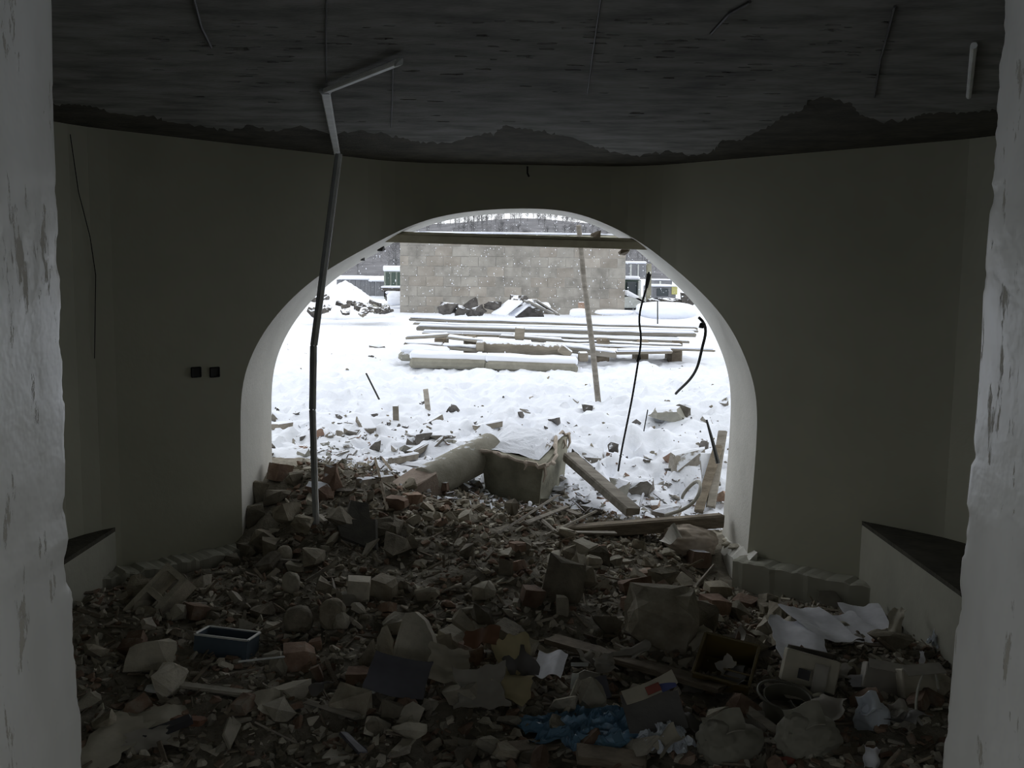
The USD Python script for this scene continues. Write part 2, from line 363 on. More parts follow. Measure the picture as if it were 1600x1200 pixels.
def on_wall(px, py):
    """sight line meets the inner face of the apse"""
    d = ray(px, py); best = None
    for (a, b) in FACETS:
        a, b = np.array(a), np.array(b); e = b - a
        A = np.array([[d[0], -e[0]], [d[1], -e[1]]])
        if abs(np.linalg.det(A)) < 1e-9: continue
        s, t = np.linalg.solve(A, a - EYE[:2])
        if s > 0 and -.02 <= t <= 1.02 and (best is None or s < best): best = s
    return EYE + d * best
arch_px = [(381, 870), (379, 835), (376, 700), (375.5, 640), (377, 600), (386, 568), (400, 537), (422, 503), (458, 463), (497, 430), (545, 402), (595, 375), (640, 352), (680, 339), (722, 331.5), (762, 327.5), (800, 325.5), (840, 325.5), (880, 328), (930, 342), (962, 356), (992, 372), (1024, 394), (1055, 420), (1082, 443), (1105, 465), (1142, 510), (1162, 552), (1177, 590), (1183, 620), (1184, 650), (1182, 690), (1175, 780), (1168, 862), (1166, 900)]
arch = np.array([on_wall(*p)[[0, 2]] for p in arch_px])
arch = np.vstack([[arch[0, 0], -.2], arch[1:-1], [arch[-2, 0], -.2]])
mid = arch[1:-1]
t = np.r_[0, np.cumsum(np.linalg.norm(np.diff(mid, axis=0), axis=1))]
from scipy.interpolate import PchipInterpolator
mid = PchipInterpolator(t, mid)(np.linspace(0, t[-1], 140))
_e = mid[[0, -1]].copy(); mid = np.stack([gaussian_filter1d(mid[:, k], 2.6, mode='nearest') for k in (0, 1)], 1); mid[[0, -1]] = _e
arch_poly = Polygon(np.vstack([arch[:1], mid, arch[-1:]])).buffer(0)
hole = trimesh.creation.extrude_polygon(arch_poly, 5.0, engine='earcut')          # x, z, extrusion
Q = np.eye(4); Q[:3, :3] = [[1, 0, 0], [0, 0, -1], [0, 1, 0]]; hole.apply_transform(Q); hole.apply_translation([0, 8.2, 0])
front_cut = Polygon([(-4, -1), (4, -1), (4, 2.1), (-4, 2.1)])
ring = outer.difference(room.buffer(1e-6)).difference(front_cut)
ring = max(getattr(ring, 'geoms', [ring]), key=lambda g: g.area)
def manif(t): return m3.Manifold(m3.Mesh(np.asarray(t.vertices, np.float32), np.asarray(t.faces, np.uint32)))
ringm = trimesh.creation.extrude_polygon(ring, CEIL + .02, engine='earcut')
hole.fix_normals(); ringm.fix_normals()
walls = tm(manif(ringm) - manif(hole))
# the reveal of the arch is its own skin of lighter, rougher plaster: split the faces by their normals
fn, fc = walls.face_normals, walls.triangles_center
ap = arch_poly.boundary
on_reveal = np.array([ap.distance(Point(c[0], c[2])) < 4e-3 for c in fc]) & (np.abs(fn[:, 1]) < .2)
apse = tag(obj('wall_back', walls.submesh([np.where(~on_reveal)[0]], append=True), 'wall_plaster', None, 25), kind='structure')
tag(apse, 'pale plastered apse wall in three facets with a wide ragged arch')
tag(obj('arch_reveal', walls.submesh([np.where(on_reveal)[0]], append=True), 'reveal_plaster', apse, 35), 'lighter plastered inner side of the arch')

# ceiling: bare slab, and under it the painted plaster coat whose edge has fallen away along the walls
slab_plan = outer.union(Polygon([(-3.4, -4.2), (3.4, -4.2), (3.4, 2.4), (-3.4, 2.4)]))
slab = trimesh.creation.extrude_polygon(slab_plan, .22, engine='earcut'); slab.apply_translation([0, 0, CEIL + .015])
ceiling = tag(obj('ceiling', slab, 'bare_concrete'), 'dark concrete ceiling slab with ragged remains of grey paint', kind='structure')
edge_px = [(60, 150), (90, 165), (120, 163), (150, 168), (180, 178), (230, 180), (262, 190), (330, 200), (365, 204), (390, 195), (430, 205), (470, 196), (515, 210), (560, 204), (600, 210), (630, 216), (660, 222), (700, 224), (740, 212), (775, 207), (790, 195), (815, 200), (850, 206), (890, 213), (930, 230), (960, 238), (1000, 244), (1040, 236), (1080, 243), (1115, 236), (1125, 222), (1160, 218), (1180, 206), (1205, 196), (1225, 180), (1255, 172), (1262, 158), (1290, 152), (1330, 162), (1345, 178), (1375, 190), (1420, 187), (1440, 180), (1470, 175), (1510, 176), (1550, 172), (1600, 165)]
rngc = np.random.default_rng(11)
E = []
for (a, b) in zip(edge_px[:-1], edge_px[1:]):
    for s in np.linspace(0, 1, 8, endpoint=False):
        E.append((a[0] + (b[0] - a[0]) * s + rngc.normal(0, 1.2), a[1] + (b[1] - a[1]) * s + rngc.normal(0, 1.5)))
E = [ceil_pt(*p)[:2] for p in E]
coat = Polygon([(-3.2, 1.2), (-3.2, E[0][1])] + [tuple(e) for e in E] + [(3.2, E[-1][1]), (3.2, 1.2)]).buffer(0).intersection(room.buffer(.001).union(Polygon([(-1.3, 1.0), (1.3, 1.0), (1.3, 2.3), (-1.3, 2.3)])))
coat = coat if coat.geom_type == 'Polygon' else max(coat.geoms, key=lambda g: g.area)
holes = []
for k in range(190):                                                            # flaked patches
    px, py = rngc.uniform(230, 1400), 30 + abs(rngc.normal(0, 80))
    c = ceil_pt(px, min(py, 190)); r = rngc.uniform(.004, .02)
    a = np.linspace(0, 2 * np.pi, 9, endpoint=False); rr = r * rngc.uniform(.4, 1.2, 9)
    holes.append(Polygon(np.c_[c[0] + rr * np.cos(a) * 2.0, c[1] + rr * np.sin(a) * .8]).buffer(0))
for h_ in holes: coat = coat.difference(h_)
coat = coat if coat.geom_type == 'Polygon' else max(coat.geoms, key=lambda g: g.area)
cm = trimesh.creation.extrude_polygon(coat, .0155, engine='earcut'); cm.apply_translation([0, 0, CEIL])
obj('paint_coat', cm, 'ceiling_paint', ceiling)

upper = trimesh.creation.extrude_polygon(slab_plan.buffer(-.02, join_style=2), 5.0, engine='earcut'); upper.apply_translation([0, 0, CEIL + .235])
tag(obj('wall_upper', upper, 'reveal_plaster'), 'outer walls of the storeys above the arch', kind='structure')
eaves = trimesh.creation.extrude_polygon(slab_plan.buffer(.55, join_style=2), .18, engine='earcut'); eaves.apply_translation([0, 0, CEIL + 5.235])
tag(obj('roof', eaves, 'bare_concrete'), 'overhanging roof edge of the ruined house', kind='structure')

# doorway jambs seen close on both sides (their edges chipped), full height
def jamb(name, sil, side, label):
    rng = np.random.default_rng(5 + side)
    ys = np.arange(-60, 1321, 6.0); s = np.array(sil, float)
    xs = np.interp(ys, s[:, 1], s[:, 0])
    rows = []
    for x, y in zip(xs, ys):
        p = at_depth(x, y, 2.1); rows.append((p[2], p[0]))
    rows.sort(); rows = np.array(rows)
    z = np.r_[-.1, rows[:, 0], CEIL + .05] if rows[-1, 0] < CEIL + .05 else np.r_[-.1, rows[rows[:, 0] < CEIL + .02][:, 0], CEIL + .05]
    ex = np.interp(z, rows[:, 0], rows[:, 1])
    n = len(z); P3 = lambda k: np.c_[np.full(n, k * 1.0), z * 9, np.zeros(n)]
    chip = np.clip(meshkit.fbm(P3(side * 7 + 20) * 1.6, 4, 2) - .52, 0, 1) * .06
    base = ex.mean() + (ex - ex.mean())
    prof = []                                                                  # (x, y) columns around the section, from the far face inwards
    o = side * 3.2
    prof.append((np.full(n, o), np.full(n, 2.1))); prof.append((base + side * (.03 + chip), np.full(n, 2.1)))
    prof.append((base + side * (.006 + chip * .3), 2.1 - .006 - chip * .5)); prof.append((base + side * .0, 2.1 - .03 - chip))
    wave = (meshkit.fbm(P3(side * 5 + 40) * .5, 3, 4) - .5) * .012
    for yy in (2.0, 1.93, 1.86, 1.79, 1.72, 1.66):
        prof.append((base * .35 + base.mean() * .65 + side * wave, np.full(n, yy)))
    prof.append((base.mean() + side * (.02 + 0 * z), np.full(n, 1.6))); prof.append((np.full(n, o), np.full(n, 1.6)))
    k = len(prof)
    X = np.stack([p[0] for p in prof]); Y = np.stack([p[1] for p in prof]); Z = np.broadcast_to(z, X.shape)
    m = grid_mesh(X, Y, Z)
    m.faces = np.vstack([m.faces, [[0, n - 1, (k - 1) * n], [(k - 1) * n, n - 1, k * n - 1]]])
    m.fix_normals()
    return tag(obj(name, m, 'jamb_paint', None, 40), label, kind='structure')
jamb('wall_front', [(84, -60), (87, 0), (90, 195), (96, 330), (103, 520), (107, 600), (108, 720), (107, 800), (113, 840), (108, 870), (120, 935), (122, 1000), (126, 1080), (132, 1110), (134, 1200), (138, 1330)], -1, 'grey painted door jamb with flaking paint and chipped edge, nearest on one side')
jamb('wall_front', [(1563, -60), (1560, 0), (1557, 60), (1548, 220), (1540, 330), (1530, 450), (1527, 540), (1520, 640), (1512, 720), (1503, 800), (1497, 870), (1490, 950), (1485, 1010), (1478, 1090), (1470, 1150), (1467, 1200), (1460, 1330)], 1, 'grey painted door jamb with bluish sheen and small chips, opposite the flaking one')

# the room the photographer stands in: side walls with window openings, rear wall
def wall_with_window(name, x, y0, y1, wy0, wy1, wz0, wz1, t=.35):
    s = np.sign(x); p = Polygon([(y0, 0), (y1, 0), (y1, CEIL + .02), (y0, CEIL + .02)])
    if wy1 > wy0: p = p.difference(Polygon([(wy0, wz0), (wy1, wz0), (wy1, wz1), (wy0, wz1)]))
    m = trimesh.creation.extrude_polygon(p, t, engine='earcut')
    Q = np.eye(4); Q[:3, :3] = [[0, 0, 1], [1, 0, 0], [0, 1, 0]]; m.apply_transform(Q); m.apply_translation([x if s > 0 else x - t, 0, 0])
    tag(obj(name, m, 'whitewash'), kind='structure')
wall_with_window('wall_left', -2.7, -4, 1.65, -1.5, 1.35, .55, 2.4)
wall_with_window('wall_right', 2.7, -4, 1.65, -1.5, 1.35, .55, 2.4)
rear = trimesh.creation.extrude_polygon(Polygon([(-3.05, 0), (3.05, 0), (3.05, CEIL), (-3.05, CEIL)]).difference(Polygon([(-.9, 1.0), (.9, 1.0), (.9, 2.2), (-.9, 2.2)])), .35, engine='earcut')
Q = np.eye(4); Q[:3, :3] = [[1, 0, 0], [0, 0, 1], [0, 1, 0]]; rear.apply_transform(Q); rear.apply_translation([0, -4.3, 0]); rear.fix_normals()
tag(obj('wall_rear', rear, 'whitewash'), kind='structure')

# plinth along the foot of the apse wall, broken at the arch; benches against the side walls
def strip_plinth(a, b, ztop_a, ztop_b, out, rng, end_cap=0):
    """masonry ledge along the wall from plan point a to b, projecting 'out'; ragged top"""
    a, b = np.array(a), np.array(b); e = (b - a); L = np.linalg.norm(e); e /= L
    nrm = np.array([e[1], -e[0]])
    if np.dot(nrm, -a) < 0: nrm = -nrm
    n = 40; s = np.linspace(0, L, n)
    zt = ztop_a + (ztop_b - ztop_a) * s / L + rng.normal(0, .004, n)
    secs = [(-.05, -.1), (out, -.1), (out, None), (out - .012, .008), (-.05, .012)]
    X = np.zeros((5, n)); Y = X.copy(); Z = X.copy()
    for k, (o, dz) in enumerate(secs):
        oo = o + (rng.normal(0, .003, n) if k in (2, 3) else 0)
        P = a + s[:, None] * e + np.multiply.outer(np.broadcast_to(oo, n), np.ones(2)) * nrm
        X[k], Y[k] = P[:, 0], P[:, 1]
        Z[k] = -.1 if dz == -.1 else zt + (dz or 0)
    m = grid_mesh(X, Y, Z)
    v = len(m.vertices); I = np.arange(5 * n).reshape(5, n)
    caps = [[I[0, j], I[k, j], I[k + 1, j]] if j == 0 else [I[0, j], I[k + 1, j], I[k, j]] for j in (0, n - 1) for k in range(1, 4)]
    m.faces = np.vstack([m.faces, caps]); m.fix_normals(); return m
rp = np.random.default_rng(21)
jR = on_wall(1168, 862); jL = on_wall(379, 835)
wr_end, wl_end = np.array(inner[4]), np.array(inner[1])
e = (jR[:2] - wr_end); e /= np.linalg.norm(e)
zc = float(at_depth(1155, 877, jR[1] - .08)[2])
pr = strip_plinth(wr_end - e * .02, jR[:2] + e * .02, zc + .05, zc, .12, rp)
# the end of the ledge runs on through the arch opening as a low broken cheek
cheek_x0 = float(at_depth(1155, 925, jR[1] - .10)[0])
cheek = []
n = 18
ys = np.linspace(jR[1] - .10, jR[1] + .72, n)
ztop = np.interp(ys, [ys[0], ys[0] + .2, ys[0] + .5, ys[-1]], [zc, zc - .01, zc - .05, zc - .09]) + rp.normal(0, .008, n)
xl = cheek_x0 + rp.normal(0, .003, n); xi = np.full(n, float(jR[0]) + .03)
X = np.stack([xl, xl, xl + .02 + np.abs(rp.normal(0, .01, n)), xi, xi]); Y = np.broadcast_to(ys, X.shape); Z = np.stack([ys * 0 - .1, ztop - .03, ztop, ztop + .06, ys * 0 - .1])
ck = grid_mesh(X, Y, Z); I = np.arange(5 * n).reshape(5, n)
ck.faces = np.vstack([ck.faces] + [[[I[0, j], I[k, j], I[k + 1, j]] for k in range(1, 4)] for j in (0, n - 1)]); ck.fix_normals()
p1 = tag(obj('trim_1', pr, 'dull_plaster'), 'plastered ledge at the wall foot beside the bench, broken off at the arch', kind='structure')
obj('broken_end', ck, 'reveal_plaster', p1)
for y in np.linspace(ys[0] + .1, ys[-1] - .12, 7):
    obj('broken_lump', moved(chunk(rp, .07, .09, .045, 12), (cheek_x0 + .06 + .012 * rp.normal(), y, float(np.interp(y, ys, ztop)) + .012), (rp.uniform(0, 360), 0, 0)), 'pale_mortar', p1)
e = (jL[:2] - wl_end); e /= np.linalg.norm(e)
pl = strip_plinth(wl_end - e * .02, jL[:2] + e * .0, zc + .13, zc + .12, .12, rp)
tag(obj('trim_2', pl, 'dull_plaster'), 'plastered ledge at the wall foot below the two socket boxes', kind='structure')
zb = .60
def bench(side, far_px, x_wall, y0, label):
    p = at_z(*far_px, zb); xf = float(p[0]); yf = float(p[1])
    w = abs(x_wall - xf) + .02; L = yf - y0 + .5
    body = thing('masonry_bench', label, 'bench', ((xf + x_wall) / 2, (yf + .5 + y0) / 2, 0))
    cx_, cy_ = (xf + x_wall) / 2, (yf + .5 + y0) / 2
    foot = affinity.translate(Polygon([(cx_ - w / 2, cy_ - L / 2), (cx_ + w / 2, cy_ - L / 2), (cx_ + w / 2, cy_ + L / 2), (cx_ - w / 2, cy_ + L / 2)]).intersection(room.buffer(-.003)), -cx_, -cy_)
    obj('base', trimesh.creation.extrude_polygon(foot, zb - .02, engine='earcut'), 'dull_plaster', body)
    obj('top', moved(trimesh.creation.extrude_polygon(foot, .02, engine='earcut'), (0, 0, zb - .02)), 'bare_concrete', body)
bench(-1, (175, 825), XL, 2.12, 'plastered masonry bench against the side wall, on the hollow block\'s side of the room')
bench(1, (1402, 851), XR, 2.12, 'plastered masonry bench against the side wall, on the scattered papers\' side of the room')

# ground inside (dirt) and outside (snow)
gx, gy = np.linspace(-2.7, 2.7, 190), np.linspace(-4, 6.03, 330)
Xg, Yg = np.meshgrid(gx, gy, indexing='ij')
tag(obj('floor', grid_mesh(Xg, Yg, H(Xg, Yg)), 'dirt', None, True), 'trodden dirt and dust floor under the rubble', kind='structure')
yr = np.r_[np.arange(5.98, 10, .035), 10 * (1 + .006) ** np.arange(0, 390)]
ur = np.linspace(-1, 1, 340)
Ug, Yr = np.meshgrid(ur, yr, indexing='ij')
Xs = (Ug * .55 + .35 * Ug ** 3) * Yr * 1.1 + Ug * .6
Zs = H(Xs, Yr) + np.where(Yr < 6.06, -.01, 0)
tag(obj('ground', grid_mesh(Xs, Yr, Zs), 'snow_ground', None, True), 'trampled snow with soil and stones showing through, rising away from the arch', kind='structure')
big = trimesh.Trimesh([[-300, -300, -.2], [300, -300, -.2], [300, 300, -.2], [-300, 300, -.2]], [[0, 1, 2], [0, 2, 3]])
tag(obj('ground', big, 'snow_cap'), 'wide snow-covered land around the building', kind='structure')

# far hill with bare woods under the sky
hx, hy = np.linspace(-120, 120, 120), np.linspace(75, 190, 60)
HX, HY = np.meshgrid(hx, hy, indexing='ij')
HP = np.stack([HX * .03, HY * .03, HX * 0], -1)
ramp_ = np.clip((HY - 75) / 75, 0, 1); ramp_ = ramp_ ** 1.2
HZ = 1.2 + ramp_ * (7.6 + 1.0 * np.exp(-((HX - 4) / 14) ** 2) - .008 * np.abs(HX - 4)) + (meshkit.fbm(HP, 3, 7) - .5) * 1.4 * ramp_
tag(obj('hill', grid_mesh(HX, HY, HZ), 'hill_soil', None, True), 'low grey hill patched with snow behind the block building', kind='structure')
def hill_z(x, y):
    i = np.clip(np.searchsorted(hx, x), 0, 119); j = np.clip(np.searchsorted(hy, y), 0, 59); return HZ[i, j]

# ------------------------------------------------------------------ large things in and beyond the arch
LAND = []          # (short name, x, y) of things that labels may refer to
def landmark(name, p): LAND.append((name, float(p[0]), float(p[1])))
rw = np.random.default_rng(77)

# block building
BY = 22.5
bx0, bx1 = float(at_depth(625, 480, BY)[0]), float(at_depth(976, 480, BY)[0])
bz0, bz1 = .80, EYEZ + (425 - 371) * BY / F
bld = thing('block_building', 'small grey-brown building of concrete blocks beyond the timber pile', 'building', ((bx0 + bx1) / 2, BY + 2, bz0))
bc = np.array([(bx0 + bx1) / 2, BY + 2, bz0]); bw, bh = bx1 - bx0, bz1 - bz0
obj('wall_core', moved(box(bw - .02, 4.04, bh), (0, 0, bh / 2)), 'mortar', bld)
rows_n = 8; ch = bh / rows_n
for r_ in range(rows_n):
    x = -bw / 2 - (.2 if r_ % 2 else 0)
    while x < bw / 2 - .01:
        a, b = max(x, -bw / 2), min(x + .405, bw / 2)
        if b - a > .05:
            m = box(b - a - .010, .06, ch - .010, .006)
            m.vertices += rw.normal(0, .002, m.vertices.shape)
            obj('block', moved(m, ((a + b) / 2, -2.0 + rw.normal(0, .002), (r_ + .5) * ch)), rw.choice(['block_a', 'block_a', 'block_b']), bld)
        x += .405
rf = obj('roof', moved(box(bw + .06, 4.1, .05, .01), (0, 0, bh + .025)), 'concrete', bld)
obj('snow_cap', moved(blob(rw, bw + .04, 4.1, .07, .03, 2, 3, 6), (0, 0, bh + .08)), 'snow_cap', bld)

# beam across the arch
b0, b1 = at_depth(560, 368.5, 5.90), at_depth(1020, 382, 5.90)
bm_ = bar([-1, 0, 0], [1, 0, 0], .035, .066, .006); bm_.vertices[:, 0] *= np.linalg.norm(b1 - b0) / 2
bm_ = moved(bm_, (b0 + b1) / 2, R.from_euler('y', -math.degrees(math.atan2(b1[2] - b0[2], b1[0] - b0[0])), degrees=True) * R.from_euler('x', 38, degrees=True))
single('timber_beam', bm_, 'olive_beam', 'long olive-brown beam lying across the top of the arch', 'beam')
for px, py, s_, lab in ((566, 403, .030, 'small dark lump of mortar on the outer arch edge, lower of two'), (596, 388, .034, 'small dark lump of mortar on the outer arch edge, just under the beam end'),
                        (931, 367, .045, 'small brown broken brick corner sticking out above the beam'), (975, 393, .05, 'small brown broken brick corner sticking out below the beam'),
                        (1098, 508, .03, 'small dark stub of iron on the outer arch edge')):
    p = at_depth(px, py, {566: 6.02, 596: 6.1, 931: 6.13, 975: 6.0}.get(px, 5.62))
    single('masonry_lump', moved(chunk(rw, s_ * 1.5, s_ * 2, s_ * 1.2, 12), p), 'cable_black' if px < 600 or px > 1000 else 'old_wood', lab, 'lump')

# leaning post on the snow
pb = ground(937, 622); pt = at_depth(904, 352, pb[1] - .35)
zb_ = h1(pb[0], pb[1]); pb[2] = zb_ - .05
single('wooden_post', tube([pb, pb * .65 + pt * .35 + [.004, 0, 0], pb * .3 + pt * .7 - [.006, 0, 0], pt], [.027, .025, .023, .021], 9), 'grey_wood', 'thin weathered pole standing aslant in the snow before the timber pile', 'pole', smooth=40)
landmark('slanting pole', pb)

# hanging cables
ca = [at_depth(1014, 425, 5.95), at_depth(1011, 445, 5.95), at_depth(1002, 478, 5.95), at_depth(999, 505, 5.96), at_depth(1001, 520, 5.96), at_depth(998, 560, 5.98), at_depth(988, 620, 6.05), at_depth(976, 680, 6.15), at_depth(966, 736, 6.25)]
cable = thing('hanging_cable', 'thin black cable hanging straight from the arch edge to the debris', 'cable', ca[-1])
obj('cable', moved(tube(spline(ca, 40), .0065, 6), -ca[-1]), 'cable_black', cable, 40)
obj('cable_clamp', moved(tube([at_depth(1014, 428, 5.95), at_depth(1010, 450, 5.95)], [.017, .010], 7), -ca[-1]), 'cable_black', cable)
obj('tape_knot', moved(chunk(rw, .03, .03, .05, 10), ca[5] - ca[-1] + [-.001, 0, 0]), 'cable_black', cable)
cb = [at_depth(1092, 496, 5.65), at_depth(1102, 512, 5.68), at_depth(1098, 540, 5.75), at_depth(1090, 572, 5.85), at_depth(1075, 596, 6.0), at_depth(1056, 615, 6.2)]
single('hanging_cable', tube(spline(cb, 30), .0085, 7), 'cable_black', 'thicker black cable end curling inwards from the arch edge beside the long plank', 'cable', smooth=40)

# ------------------------------------------------------------------ timber pile on the snow
def plank(name, pa, pb_, Y0, Y1, thick_px, deep, lab, mat='snowy_plank', b=.01, grp=None, catg='plank', jit=.003):
    A, B = at_depth(*pa, Y0), at_depth(*pb_, Y1); th = thick_px * (Y0 + Y1) / 2 / F; o_ = A.copy()
    t_ = thing(name, lab, catg, o_, grp)
    up_ = np.array([0, 0, th * .18])
    obj('body', moved(bar(A - up_, B - up_, deep, th * .62, min(b, th * .2), jit, rw), -o_), mat if mat != 'snowy_plank' else 'plank_wood', t_)
    e_ = (B - A) / np.linalg.norm(B - A); sm_ = bar(A + up_ * 1.8 + e_ * .02, B + up_ * 1.8 - e_ * .02, deep * .96, th * .5, th * .2)
    for _ in range(4): sm_ = sm_.subdivide()
    sm_.vertices += (meshkit.fbm(sm_.vertices * 5, 3, 5)[:, None] - .5) * [.01, .03, th * .3]
    obj('snow_cap', moved(sm_, -o_), 'snow_cap', t_, True)
    return t_
tp = thing('concrete_beam', 'thick snow-capped concrete beam at the very front of the timber pile', 'beam', at_depth(770, 572, 10.9))
o_ = at_depth(770, 572, 10.9)
for a, b, yy in (((641, 560), (762, 563), 0), ((759, 564), (902, 569), .04)):
    A, B = at_depth(*a, 10.9 - yy), at_depth(*b, 10.9 - yy)
    A = A - [0, 0, .045]; B = B - [0, 0, .045]
    obj('beam_length', moved(bar(A, B, .26, .11, .03, .003, rw), -o_), 'concrete_pale', tp)
    sm_ = bar(A + [0, .05, .085], B + [0, .05, .075], .27, .085, .018).subdivide().subdivide().subdivide(); sm_.vertices += (meshkit.fbm(sm_.vertices * 4, 3, 5)[:, None] - .5) * [.02, .03, .05]
    obj('snow_cap', moved(sm_, -o_), 'snow_cap', tp, 50)
plank('concrete_beam', (624, 552), (705, 555), 11.15, 11.15, 23, .2, 'stubby concrete beam end showing behind the front beam', 'snowy_concrete', .03, catg='beam')
A, B = at_depth(754, 541, 11.35), at_depth(888, 549, 11.35)
single('round_log', tube([A, A * .5 + B * .5, B], [.085, .088, .083], 14), 'snowy_wood', 'round grey log lying just behind the front concrete beam', 'log', smooth=50)
plank('long_plank', (640, 497.5), (1089, 513), 12.4, 12.4, 7, .16, 'topmost long snow-covered plank of the timber pile')
plank('long_plank', (646, 505), (1090, 517), 12.3, 12.2, 5, .14, 'long snow-covered plank directly under the topmost one')
plank('long_plank', (652, 511), (1086, 522), 12.15, 12.1, 9, .2, 'long thick plank, third from the top of the timber pile')
plank('long_plank', (660, 519), (1062, 531), 12.1, 12.05, 8, .16, 'dark long plank in the shadow gap of the timber pile', 'snowy_wood')
plank('long_plank', (800, 524), (1076, 533.5), 11.9, 11.9, 5, .14, 'thin plank below the gap, ending in splinters beside the log ends')
plank('long_plank', (830, 531), (1066, 540), 11.75, 11.75, 5, .14, 'thin plank under the splintered one, reddish at its end')
plank('long_plank', (850, 537), (1116, 546.5), 11.6, 11.6, 5, .12, 'thin brown plank reaching out farthest past the pile end', 'snowy_wood')
plank('timber_beam', (875, 543), (962, 553), 11.35, 11.35, 13, .16, 'short thick timber with a square end behind the slanting pole', 'snowy_plank', catg='beam')
plank('timber_beam', (962, 549), (1050, 548), 11.5, 11.5, 8, .14, 'dark short timber near the ground at the pile end', 'snowy_wood', catg='beam')
plank('short_plank', (634, 527), (702, 523), 11.7, 11.7, 6, .16, 'short brown plank end sticking out of the timber pile, upper')
plank('short_plank', (632, 536), (694, 540), 11.5, 11.5, 7, .18, 'short snow-covered plank end sticking out of the timber pile, lower')
plank('short_plank', (698, 526), (768, 534), 11.55, 11.55, 6, .2, 'tilted snow-covered board between the round log and the long planks')
plank('short_plank', (690, 540), (748, 545), 11.3, 11.3, 9, .22, 'wide snowy board lying between the front beam and round log')
plank('short_plank', (780, 525), (880, 531), 11.75, 11.75, 5, .16, 'snowy board resting behind the round log')
for px, py, w_, h_, Y_, lab, rot in ((812, 521, 15, 20, 11.55, 'upright pale wooden block standing on the long planks', 3), (750, 541, 12, 16, 11.2, 'small squared block at the end of the round log', 0),
                                 (883, 549, 20, 14, 11.1, 'tilted three-cornered block lying on the front beam end', 35), (911, 557, 15, 15, 11.15, 'square brown timber end beside the slanting pole', 0)):
    s_ = Y_ / F; p = at_depth(px, py, Y_)
    single('timber_block', moved(box(w_ * s_, .14, h_ * s_, .012), p, R.from_euler('y', rot, degrees=True)), 'snowy_wood', lab, 'block')
for k, (px, Y_, lab) in enumerate(((690, 12.1, 'between the short board ends'), (735, 11.75, 'behind the squared block'), (840, 12.1, 'behind the round log'), (940, 11.8, 'beside the slanting pole'), (1000, 12.0, 'beside the black cable'), (1052, 12.05, 'at the splintered plank ends'))):
    p = at_depth(px, 560, Y_); zg = h1(p[0], Y_); top = EYEZ - (536 - 425) * Y_ / F + .03
    hh = max(.12, top - zg + .1)
    single('log_support', moved(box(.15, .45, hh, .02), (p[0], Y_, zg - .05 + hh / 2)), 'old_wood', 'dark timber chock under the long planks, ' + lab, 'support', group='chocks under the timber pile')
landmark('timber pile', at_depth(800, 560, 11))

# ------------------------------------------------------------------ things by the building and in the yard
def heap_lump(px, py, w_px, h_px, Y_, mat, name, lab, catg, n=16, rough=.1, rot=0, grp=None):
    s_ = Y_ / F; p = at_depth(px, py, Y_)
    m = chunk(rw, w_px * s_, w_px * s_ * .8, h_px * s_ * 1.25, n, rough * 1.3)
    return single(name, moved(m, p, R.from_euler('yz', [rot, rw.uniform(0, 40)], degrees=True)), mat, lab, catg, group=grp)
YD = 19.5
for px, py, w_, h_, mt, lab in ((700, 482, 34, 16, 'snowy_dark', 'low dark clod at the start of the heap against the block building'), (722, 485, 26, 14, 'snowy_dark', 'dark clod with snow, second in the heap against the block building'),
                            (735, 477, 24, 26, 'snowy_dark', 'tall dark clod, the highest of the heap against the block building'), (748, 484, 24, 18, 'snowy_dark', 'dark clod leaning on the tallest clod of the heap'),
                            (770, 478, 30, 12, 'snowy_dark', 'flat dark clod behind the white slab'), (812, 468, 32, 12, 'snowy_dark', 'broken dark lump on the crest behind the white slab'),
                            (824, 486, 46, 18, 'snowy_dark', 'dark hollow lump beneath the snowy boards'), (845, 481, 30, 14, 'snowy_rubble', 'snow-spotted lump at the far end of the heap')):
    heap_lump(px, py, w_, h_, YD, mt, 'soil_clod', lab, 'clod')
for a, b, th, dp, lab in (((778, 492), (806, 470), 4, .55, 'snow-white slab leaning against the heap by the building'), ((800, 493), (832, 468), 3, .3, 'white board propped beside the leaning white slab'),
                          ((822, 470), (862, 490), 3, .3, 'pale board sloping down from the heap crest'), ((835, 468), (872, 492), 2.5, .2, 'narrow pale board at the far edge of the heap')):
    A, B = at_depth(*a, YD - .4), at_depth(*b, YD - .2)
    single('snowy_board', bar(A, B, dp, th * YD / F, .01), 'snow_cap' if 'white' in lab else 'snowy_plank', lab, 'board')
for px, py, w_, h_, lab in ((905, 489, 30, 14, 'rounded snow hump before the block building, behind the slanting pole'), (960, 488, 60, 8, 'low snow hump near the corner of the block building'), (1040, 485, 90, 26, 'broad snow hump past the corner of the block building')):
    s_ = 18.5 / F
    single('snow_hump', moved(blob(rw, w_ * s_, w_ * s_, h_ * s_, .08), at_depth(px, py, 18.5)), 'snow_cap', lab, 'snow heap', smooth=True)
single('red_block', moved(box(.16, .16, .18, .01), at_depth(910, 479, 19)), 'snowy_brick', 'small red-brown block with a snow cap, standing on the snow hump', 'block')
